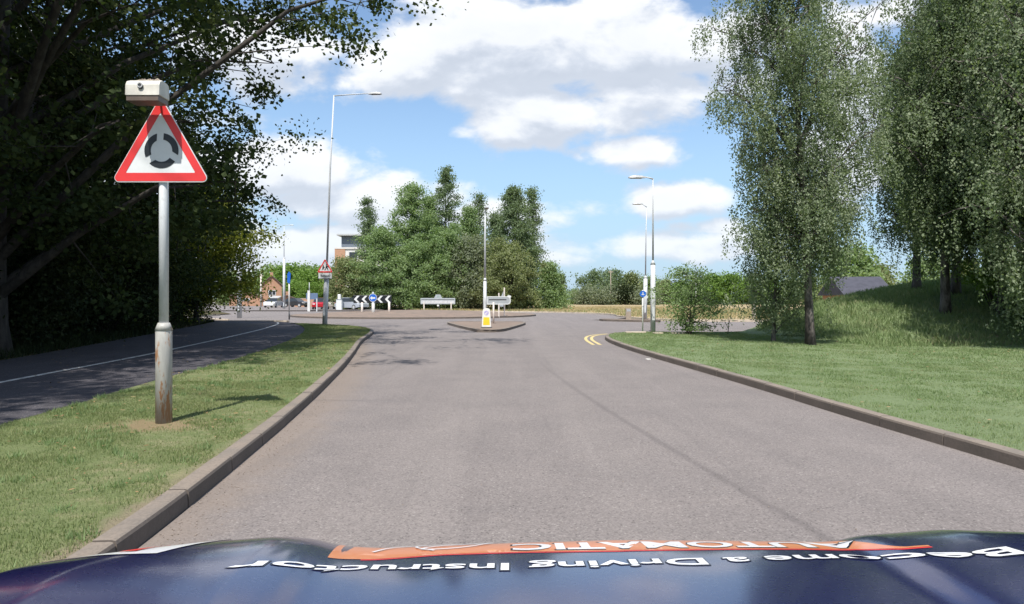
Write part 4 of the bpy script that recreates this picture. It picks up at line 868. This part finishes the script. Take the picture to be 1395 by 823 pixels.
# ---- blue disc sign on the right lawn
t = thing('cycle_sign', 'small round blue sign on a slim white post left of the right lawn lamp', 'road sign', (gx(875.5, 25.0), 25.0, .1))
MB().tube([(0, 0, -.1), (0, 0, 1.6)], .028, 10).build('post', M['galv_white'], t); MB().prism(disc(0, 1.46, .12), -.05, -.035).build('disc', M['blue'], t); MB().prism([(.09, 1.30), (.19, 1.30), (.19, 1.38), (.09, 1.38)], -.04, -.03).build('small_plate', M['white'], t)
MB().prism([(-.05, 1.42), (.05, 1.42), (.05, 1.45), (.015, 1.45), (.015, 1.53), (-.015, 1.53), (-.015, 1.45), (-.05, 1.45)], -.054, -.0505).build('symbol', M['white'], t)
t = thing('wooden_post', 'short weathered post on the small island left of the rear lamp', 'post', (gx(856, 41.2), 41.2, .1)); MB().box(-.16, .16, -.1, .1, -.1, .72, .015).build('shaft', M['wood'], t); MB().box(-.12, .12, -.103, -.1005, .5, .64).build('reflector', M['sign_back'], t)
t = thing('marker_post', 'pale post in the dry field left of the lawn birch', 'post', (gx(1027.5, 41), 41, .1)); MB().box(-.07, .07, -.07, .07, -.1, 1.0, .015).build('shaft', M['pale_post'], t); MB().box(-.14, -.071, -.03, .03, -.1, .7).build('brace', M['wood'], t)
t = thing('sign_post', 'slim post with a narrow blue sign at the end of the path', 'road sign', (gx(394, 44), 44, .02))
MB().tube([(0, 0, -.02), (0, 0, .55)], .05, 8).build('post_foot', M['dark_metal'], t); MB().tube([(0, 0, .5), (0, 0, 2.8)], .05, 8).build('post', M['galv_white'], t); MB().prism([(-.10, 2.45), (.08, 2.4), (.12, 3.05), (.0, 3.2), (-.10, 3.0)], -.08, -.06).build('disc', M['blue'], t)
t = thing('information_sign', 'blue-grey rectangular sign on two posts left of the tall lamp column', 'sign', (gx(425, 74), 74, .05)); MB().box(-.65, .65, -.03, .03, 1.3, 2.0, .01).build('board', plain('slate_blue', (.10, .15, .24), .5), t)
MB().box(-.48, -.2, -.1, -.035, -.1, 2.3).build('post', M['galv_white'], t); MB().box(.5, .62, -.1, -.035, -.1, 1.4).build('post', M['galv'], t); MB().tube([(-.3, 0, 2.0), (-.3, 0, 3.2)], .04, 6).build('mast', M['galv'], t)
t = thing('kiosk', 'white pillar-like box beside the silver parked car', 'kiosk', (gx(462.5, 78), 78, .1)); MB().box(-.33, .33, -.3, .3, 0, 1.25, .04).build('body', M['white'], t); MB().box(-.18, .18, -.18, .18, 1.25, 1.85, .05).build('top', M['white'], t); MB().box(-.36, .36, -.33, .33, 1.22, 1.27).build('ledge', M['sign_back'], t)

# ------------------------------------------------------------------ parked cars
def car(label, x, y, rz, col, L=4.2, z=.13, pick=False):
    t = thing('parked_car', label, 'car', (x, y, z), rz, 'cars parked beyond the roundabout'); w_ = .86; pm = plain('car_paint', col, .25, .2, var=.03, coat=1)
    prof = [(-L / 2, .35), (-L / 2 + .02, .75), (-L * .40, .88), (-L * .30, .93), (L * .22, .95), (L * .44, .86), (L / 2, .68), (L / 2, .33), (L * .42, .25), (-L * .42, .25)]
    def loft(pr, ws):
        k = len(pr); vs = []
        for yy, s in ws: vs += [(p[0] * s, yy, p[1] if p[1] < .5 else p[1] - (1 - s) * .5) for p in pr]
        fs = [(a * k + i, a * k + (i + 1) % k, a * k + k + (i + 1) % k, a * k + k + i) for a in range(len(ws) - 1) for i in range(k)]; return vs, fs + [tuple(range(k))[::-1], tuple((len(ws) - 1) * k + i for i in range(k))]
    v_, f_ = loft(prof, [(-w_, .95), (-w_ + .08, 1), (w_ - .08, 1), (w_, .95)]); body = MB().add(v_, f_).build('body', pm, t)
    cab = [(-L * .40, .90), (-L * .28, 1.36), (-L * .16, 1.44), (L * .08, 1.42), (L * .25, .93)]; k = 5
    vs = []
    for yy, dz in ((-.78, 0), (-.62, 1), (.62, 1), (.78, 0)): vs += [(p[0], yy if p[1] < 1 else yy * .86, p[1]) for p in cab]
    MB().add([(p[0], s * (.80 if p[1] < 1 else .64), p[1]) for s in (-1, 1) for p in cab], [(4, 3, 2, 1, 0), (5, 6, 7, 8, 9), (0, 1, 6, 5), (3, 4, 9, 8), (4, 0, 5, 9)]).build('windows', M['glass'], t)
    MB().add([(p[0], s * .65, p[1] + .012) for s in (-1, 1) for p in cab[1:4]] + [(p[0], s * .65, p[1] - .05) for s in (-1, 1) for p in cab[1:4]], [(0, 1, 4, 3), (1, 2, 5, 4), (0, 6, 7, 1), (1, 7, 8, 2), (3, 4, 10, 9), (4, 5, 11, 10), (0, 3, 9, 6), (2, 8, 11, 5)]).build('roof', pm, t)
    for wx in (-L * .30, L * .31):
        for s in (-1, 1):
            wo_ = MB().tube([(wx, s * .70, .31), (wx, s * .87, .31)], .31, 16).build('wheel', M['dark_metal'], t); MB().tube([(wx, s * .871, .31), (wx, s * .885, .31)], .19, 12).build('rim', M['lamp_grey'], wo_)
    for s in (-1, 1): MB().box(L / 2 - .03, L / 2 + .012, s * .62 - .14, s * .62 + .14, .60, .72, .01).build('headlight', M['white'], t); MB().box(-L / 2 - .012, -L / 2 + .03, s * .66 - .1, s * .66 + .1, .68, .82, .01).build('tail_light', M['red'], t)
    return t
car('silver parked car left of the chevron board', gx(479, 79), 79, R(-35), (.42, .45, .50), 4.3)
car('white parked car in front of the brick house', gx(373, 99), 99, R(-90), (.75, .75, .75), 4.2)
car('red parked car left of the tall lamp column', gx(437, 82), 82, R(-80), (.45, .02, .03), 3.8)
car('white and red backed car right of the tall lamp column', gx(450, 84), 84, R(-60), (.55, .50, .48), 4.2)
car('dark parked car behind the slim blue sign post', gx(403, 104), 104, R(-20), (.03, .03, .035), 4.2)

# ------------------------------------------------------------------ buildings
def brick(name, a, b2, sc=1.0):
    m, t, b, o = new_mat(name); c = objc(t); mp = t.add('ShaderNodeMapping'); t.put(mp.inputs[0], c); mp.inputs[2].default_value = (R(90), 0, 0)
    br = t.add('ShaderNodeTexBrick'); t.put(br.inputs[0], mp.outputs[0]); br.inputs['Color1'].default_value = c4(a); br.inputs['Color2'].default_value = c4(b2); br.inputs['Mortar'].default_value = (.35, .32, .28, 1); br.inputs['Scale'].default_value = 4 * sc
    t.put(b.inputs['Base Color'], br.outputs[0]); b.inputs['Roughness'].default_value = .9; return m
M['brick'] = brick('orange_brick', (.44, .22, .12), (.38, .19, .10)); M['tile'] = plain('roof_tile', (.13, .10, .09), .9, var=.2, vs=3); M['slate'] = plain('slate_roof', (.055, .055, .07), .85, var=.25, vs=2); M['clad'] = plain('white_cladding', (.60, .58, .55), .6); M['panel'] = plain('grey_cladding', (.14, .165, .20), .5)
def house(label, x, y, wd, dp, he, hr, rz=0, mat='brick', door=True):
    t = thing('brick_house', label, 'house', (x, y, 0), rz, None)
    MB().prism([(-wd / 2, 0), (wd / 2, 0), (wd / 2, he), (0, hr - .05), (-wd / 2, he)], 0, dp).build('wall', M[mat], t)
    o = .35; rf = MB()
    for s in (-1, 1): rf.add([(s * (wd / 2 + o), -o, he - o * (hr - he) / (wd / 2)), (0, -o, hr), (0, dp + o, hr), (s * (wd / 2 + o), dp + o, he - o * (hr - he) / (wd / 2))] + [(s * (wd / 2 + o), -o, he - o * (hr - he) / (wd / 2) + .18), (0, -o, hr + .18), (0, dp + o, hr + .18), (s * (wd / 2 + o), dp + o, he - o * (hr - he) / (wd / 2) + .18)], [(0, 1, 2, 3), (7, 6, 5, 4), (0, 4, 5, 1), (3, 2, 6, 7), (0, 3, 7, 4), (1, 5, 6, 2)] if s > 0 else [(3, 2, 1, 0), (4, 5, 6, 7), (1, 5, 4, 0), (7, 6, 2, 3), (4, 7, 3, 0), (2, 6, 5, 1)])
    r_ = rf.build('roof', M['tile'], t); MB().box(-.3, .3, dp * .6, dp * .6 + .6, hr - .3, hr + .9).build('chimney', M[mat], r_)
    for (wx, wz, ww, wh) in ((0.1, he * .5, 1.5, min(1.1, he * .3)),):
        f = MB().box(wx - ww / 2, wx + ww / 2, -.06, -.003, wz, wz + wh).build('window', M['white'], t); MB().box(wx - ww / 2 + .1, wx - .05, -.066, -.061, wz + .1, wz + wh - .1).box(wx + .05, wx + ww / 2 - .1, -.066, -.061, wz + .1, wz + wh - .1).build('pane', M['glass'], f)
    if door: MB().box(-.5, wd / 2 - .2, -.06, -.003, .0, 2.1).build('garage_door', M['white'], t)
    return t
house('orange brick gabled house with a dark roof at the far end of the side road', gx(370, 138), 138, 4.0, 8, 4.4, 6.3, R(20))
h2 = house('low brick outbuilding right of the gabled house', gx(391, 134), 134, 3.4, 5, 1.5, 2.1, R(18), door=False); h3 = house('brick house half hidden by the left wood tip', gx(334, 136), 136, 6, 8, 2.0, 2.9, R(18), door=False)
wl = thing('brick_wall', 'long low orange brick wall behind the parked cars', 'wall', (gx(440, 118), 118, 0)); MB().box(-5, 5, 0, .3, 0, 1.5).build('wall', M['brick'], wl); MB().box(-5.05, 5.05, -.05, .35, 1.5, 1.58).build('coping', M['kerb_pale'], wl)
# office block behind the clump
t = thing('office_block', 'tall white and brick office block with a dark grey top storey behind the central clump', 'office building', (gx(456, 128), 128, 0))
MB().box(0, 2.0, 0, 14, 0, 11.2).build('brick_bay', M['brick'], t); MB().box(2.0, 16, .15, 14, 0, 11.4).build('wall', M['clad'], t)
MB().box(1.2, 16.5, .4, 13.5, 11.4, 13.7).build('top_storey', M['panel'], t); MB().box(.5, 17, -.6, 14.2, 13.7, 14.0).build('roof', M['lamp_grey'], t); MB().box(-.05, 16.05, -.06, .146, 11.15, 11.45).build('parapet', M['clad'], t)
for lv in range(4):
    for k in range(5):
        x = 2.7 + k * 2.6; z = 1.0 + lv * 2.7; f = MB().box(x, x + 1.7, .09, .147, z, z + 1.5).build('window', M['lamp_grey'], t); MB().box(x + .1, x + 1.6, .083, .0885, z + .1, z + 1.4).build('pane', M['glass'], f)
# dark roofed building beyond the bank
t = thing('roofed_building', 'low building with a long slate-grey roof beyond the right bank', 'building', (gx(1172, 62), 62, 0), R(-8))
MB().box(-1.2, 2.8, 0, 7, 0, 1.9).build('wall', M['brick'], t); MB().add([(-1.6, -.5, 1.75), (3.1, -.5, 1.75), (3.1, 3.5, 3.6), (-1.6, 3.5, 3.6), (3.1, 7.5, 1.75), (-1.6, 7.5, 1.75)], [(0, 1, 2, 3), (3, 2, 4, 5), (0, 3, 5), (1, 4, 2), (0, 5, 4, 1)]).build('roof', M['slate'], t)
MB().box(0, 1.4, -.05, -.003, .8, 1.6).build('window', M['glass'], t); MB().box(1.7, 2.5, -.05, -.003, .001, 1.6).build('door', M['white'], t)

# ------------------------------------------------------------------ our own car: the bonnet in the foreground
def car_paint():
    m, t, b, o = new_mat('navy_car_paint'); c = pos(t); n = t.noise(c, 6, 4)
    t.put(b.inputs['Base Color'], t.mix(n, (.009, .010, .075), (.013, .015, .10))); b.inputs['Metallic'].default_value = .35
    t.put(b.inputs['Roughness'], t.math('MULTIPLY_ADD', t.noise(c, 90, 4), .08, .24)); b.inputs['Coat Weight'].default_value = 1.0; b.inputs['Coat Roughness'].default_value = .10
    return m
M['navy'] = car_paint()
kn = np.array([(-130, 440, .70), (-60, 402, .80), (0, 377, .90), (45, 362, .97), (150, 347, 1.08), (290, 330, 1.25), (380, 322, 1.34), (430, 326, 1.38), (465, 336, 1.40), (520, 339, 1.41), (700, 332, 1.42), (840, 328, 1.42), (1000, 329, 1.42), (1130, 331, 1.39), (1170, 321, 1.36), (1280, 313, 1.30), (1395, 317, 1.20), (1500, 332, 1.08), (1600, 360, .95), (1680, 400, .8)])
US = np.linspace(-130, 1680, 240); ks = np.array([.1, .2, .4, .2, .1])
def sm_(a):
    b = np.convolve(np.pad(a, 2, 'edge'), ks, 'valid'); return np.convolve(np.pad(b, 2, 'edge'), ks, 'valid')
VS = sm_(np.interp(US, kn[:, 0], kn[:, 1])); YS = sm_(np.interp(US, kn[:, 0], kn[:, 2])); XS = (US - 697.5) / F * YS; ZS = HC - VS / F * YS
def bon(u, s):
    y = np.interp(u, US, YS); x = np.interp(u, US, XS); z = np.interp(u, US, ZS); v = np.interp(u, US, VS)
    rx, ry = .19 + (x - .19) * .80, .42; L = math.hypot(rx - x, ry - y); dx, dy = (rx - x) / L, (ry - y) / L
    if s >= 0: return (x + dx * s, y + dy * s, z + (v / F - .085) * .12 * (1 - math.exp(-s / .12)) + .085 * s)
    o = -s                                                        # past the crest: out and down
    tbl = [(0, 0, 0), (.02, .02, .009), (.04, .04, .024), (.08, .065, .07), (.14, .085, .14), (.24, .095, .28), (.40, .08, .45), (.55, .02, .58)]
    q = np.array(tbl); return (x - dx * np.interp(o, q[:, 0], q[:, 1]), y - dy * np.interp(o, q[:, 0], q[:, 1]), z - np.interp(o, q[:, 0], q[:, 2]))
car_root = thing('car', 'dark navy driving-school car whose lettered bonnet fills the bottom of the photo', 'car', (.19, .6, 0))
OX, OY = .19, .6
def bgrid(name, us, ss, mat, parent, lift=0.0):
    m = MB(); vs = []
    for s in ss:
        for u in us: p = bon(u, s); vs.append((p[0] - OX, p[1] - OY, p[2] + lift))
    n = len(us); m.add(vs, [(a * n + i, a * n + i + 1, a * n + n + i + 1, a * n + n + i) for a in range(len(ss) - 1) for i in range(n - 1)], True); return m.build(name, mat, parent)
bonnet = bgrid('bonnet', list(US), [-.08, -.04, -.02, -.01, 0] + [.01 * i for i in range(1, 12)] + [.12 + .03 * i for i in range(0, 14)] , M['navy'], car_root)
bgrid('front_bumper', list(US), [-.55, -.40, -.24, -.14, -.08], M['navy'], car_root)
bgrid('scuttle_panel', list(US)[4:-4:4], [.512, .56, .62], M['dark_metal'], car_root, -.012)
def pxof(u, s): p = bon(u, s); return p[0] / p[1] * F + 697.5
def pyof(u, s): p = bon(u, s); return HOR + (HC - p[2]) / p[1] * F
def Xof(px, s):
    a, b = -100, 1670
    for _ in range(30):
        c = (a + b) / 2
        if pxof(c, s) < px: a = c
        else: b = c
    return bon(a, s)[0]
def uof(x, s, lo=200, hi=1660):
    a, b = lo, hi
    for _ in range(26):
        c = (a + b) / 2
        if bon(c, s)[0] < x: a = c
        else: b = c
    return (a + b) / 2
for u_ in (60, 300, 400, 700, 1000, 1280): 0 and print('BON', u_, [(round(pxof(u_, s)), round(pyof(u_, s))) for s in (0, .05, .1, .15, .2, .25, .3, .4)])
def bonnet_text(txt, x_right, x_left, s0, s1, mat, name, lift, bold, sfun=None, line=None):
    """lettering that reads from in front of the car: from the driver's side it is turned half round"""
    vs, fs = text_mesh(txt, 1.0, bold); A = np.array(vs); lo, hi = A.min(0), A.max(0); out = []
    for a, b in vs:
        f = (a - lo[0]) / (hi[0] - lo[0]); x = x_right + (x_left - x_right) * f; h = (b - lo[1]) / (hi[1] - lo[1]); s = s0 + (s1 - s0) * h
        if sfun: s *= sfun(x)
        if line: s += float(np.interp(x, line[0], line[1])) - .2485
        p = bon(uof(x, max(s, 0)), s); out.append((p[0] - OX, p[1] - OY, p[2] + lift))
    me = bpy.data.meshes.new(name); me.from_pydata(out, [], fs); me.update(); return link(name, me, mat, bonnet)
def solve(px, py):
    a, b = 0.0, .6
    for _ in range(24):
        c = (a + b) / 2; u = uof(Xof(px, c), c)
        if pyof(u, c) < py: a = c
        else: b = c
    return Xof(px, a), a
def line_of(k): q = sorted(solve(*p) for p in k); return ([a for a, b in q], [b for a, b in q])
TL = line_of([(326, 770), (420, 772), (500, 773), (700, 771), (840, 767), (1000, 763), (1150, 758), (1300, 757), (1345, 753), (1390, 748)])
BL = line_of([(455, 761), (600, 755.5), (720, 752), (840, 750.5), (1000, 748), (1100, 748), (1170, 747.5), (1245, 746)])
BU = line_of([(455, 759), (463, 752), (478, 744), (486, 722), (800, 722), (1120, 722), (1165, 737), (1205, 741), (1245, 745)])
M['decal_white'] = plain('white_vinyl', (.80, .80, .82), .35, var=.04, coat=.5); M['decal_orange'] = plain('orange_vinyl', (.66, .235, .10), .35, var=.08, coat=.6); M['decal_edge'] = plain('navy_outline', (.006, .008, .02), .3)
bonnet_text('Become a Driving Instructor', Xof(1394, .24), Xof(322, .25), .215, .282, M['decal_edge'], 'lettering_outline', .0007, .042, line=TL)
bonnet_text('Become a Driving Instructor', Xof(1390, .24), Xof(326, .25), .220, .277, M['decal_white'], 'lettering', .0013, .017, line=TL)
def wing(us, sa, sb, mat, name, lift):
    m = MB(); vs = []
    for u, a, b in zip(us, sa, sb):
        for k in range(7): p = bon(u, a + (b - a) * k / 6); vs.append((p[0] - OX, p[1] - OY, p[2] + lift))
    n = len(us); m.add(vs, [(i * 7 + k, i * 7 + 7 + k, i * 7 + 8 + k, i * 7 + 1 + k) for i in range(n - 1) for k in range(6)], True); return m.build(name, mat, bonnet)
xa, xb = Xof(458, .06), Xof(1243, .10)
lo_ = lambda x: float(np.interp(x, BL[0], BL[1])); up_ = lambda x: float(np.interp(x, BU[0], BU[1])) - .004
bx_ = np.linspace(xa, xb, 110); uo = [uof(x, .05) for x in bx_]
wing(uo, [up_(x) for x in bx_], [lo_(x) for x in bx_], M['decal_orange'], 'orange_band', .0006)
wing(uo[6:], [lo_(x) + .002 for x in bx_[6:]], [lo_(x) + .009 for x in bx_[6:]], M['red'], 'red_pinstripe', .0006)
tap = lambda x: max(.1, lo_(x) / .118)
bonnet_text('AUTOMATIC', Xof(1165, .06), Xof(695, .06), .042, .112, M['decal_edge'], 'band_lettering_outline', .0010, .042, tap)
bonnet_text('AUTOMATIC', Xof(1162, .06), Xof(698, .06), .046, .108, M['decal_white'], 'band_lettering', .0014, .028, tap)
def curve_strip(pts, w_, mat, name, lift):
    m = MB(); L = offset(pts, w_ / 2); R_ = offset(pts, -w_ / 2); vs = []
    for x, s in L + R_: p = bon(uof(x, max(s, 0)), s); vs.append((p[0] - OX, p[1] - OY, p[2] + lift))
    n = len(pts); m.add(vs, [(i, i + 1, n + i + 1, n + i) for i in range(n - 1)]); return m.build(name, mat, bonnet)
x0 = Xof(515, .06); x1 = Xof(670, .06)
curve_strip(smooth_line([(x1, .02), (x1 - .05, .09), (x1 - .15, .10), (x1 - .12, .05), (x1, .02)], 2), .008, M['decal_white'], 'swoosh_outline', .003)
curve_strip(smooth_line([(x1 - .09, .02), (x0 + .03, .04), (x0, .11)], 2), .007, M['decal_white'], 'swoosh_outline', .003)
curve_strip(smooth_line([(x0 + .09, .02), (x0 + .07, .06), (x0 + .12, .11)], 2), .006, M['decal_white'], 'swoosh_outline', .003)
# white wing graphic with a red flash
wu = np.linspace(48, 315, 24); wb = np.interp(wu, [48, 150, 245, 315], [.004, .06, .13, .004]); wing(wu, np.full(24, -.012), wb, M['decal_white'], 'wing_graphic', .0015)
wu = np.linspace(178, 232, 9); wing(wu, np.interp(wu, [178, 205, 232], [.05, .015, -.005]), np.interp(wu, [178, 205, 232], [.055, .075, .0]), M['red'], 'red_flash', .003)
for s in (-1, 1):
    wh = MB().tube([(s * .80 - .0, .10, .31), (s * .60, .10, .31)], .31, 24).build('wheel', M['dark_metal'], car_root); MB().tube([(s * .805, .10, .31), (s * .80, .10, .31)], .2, 20).build('rim', M['lamp_grey'], wh)
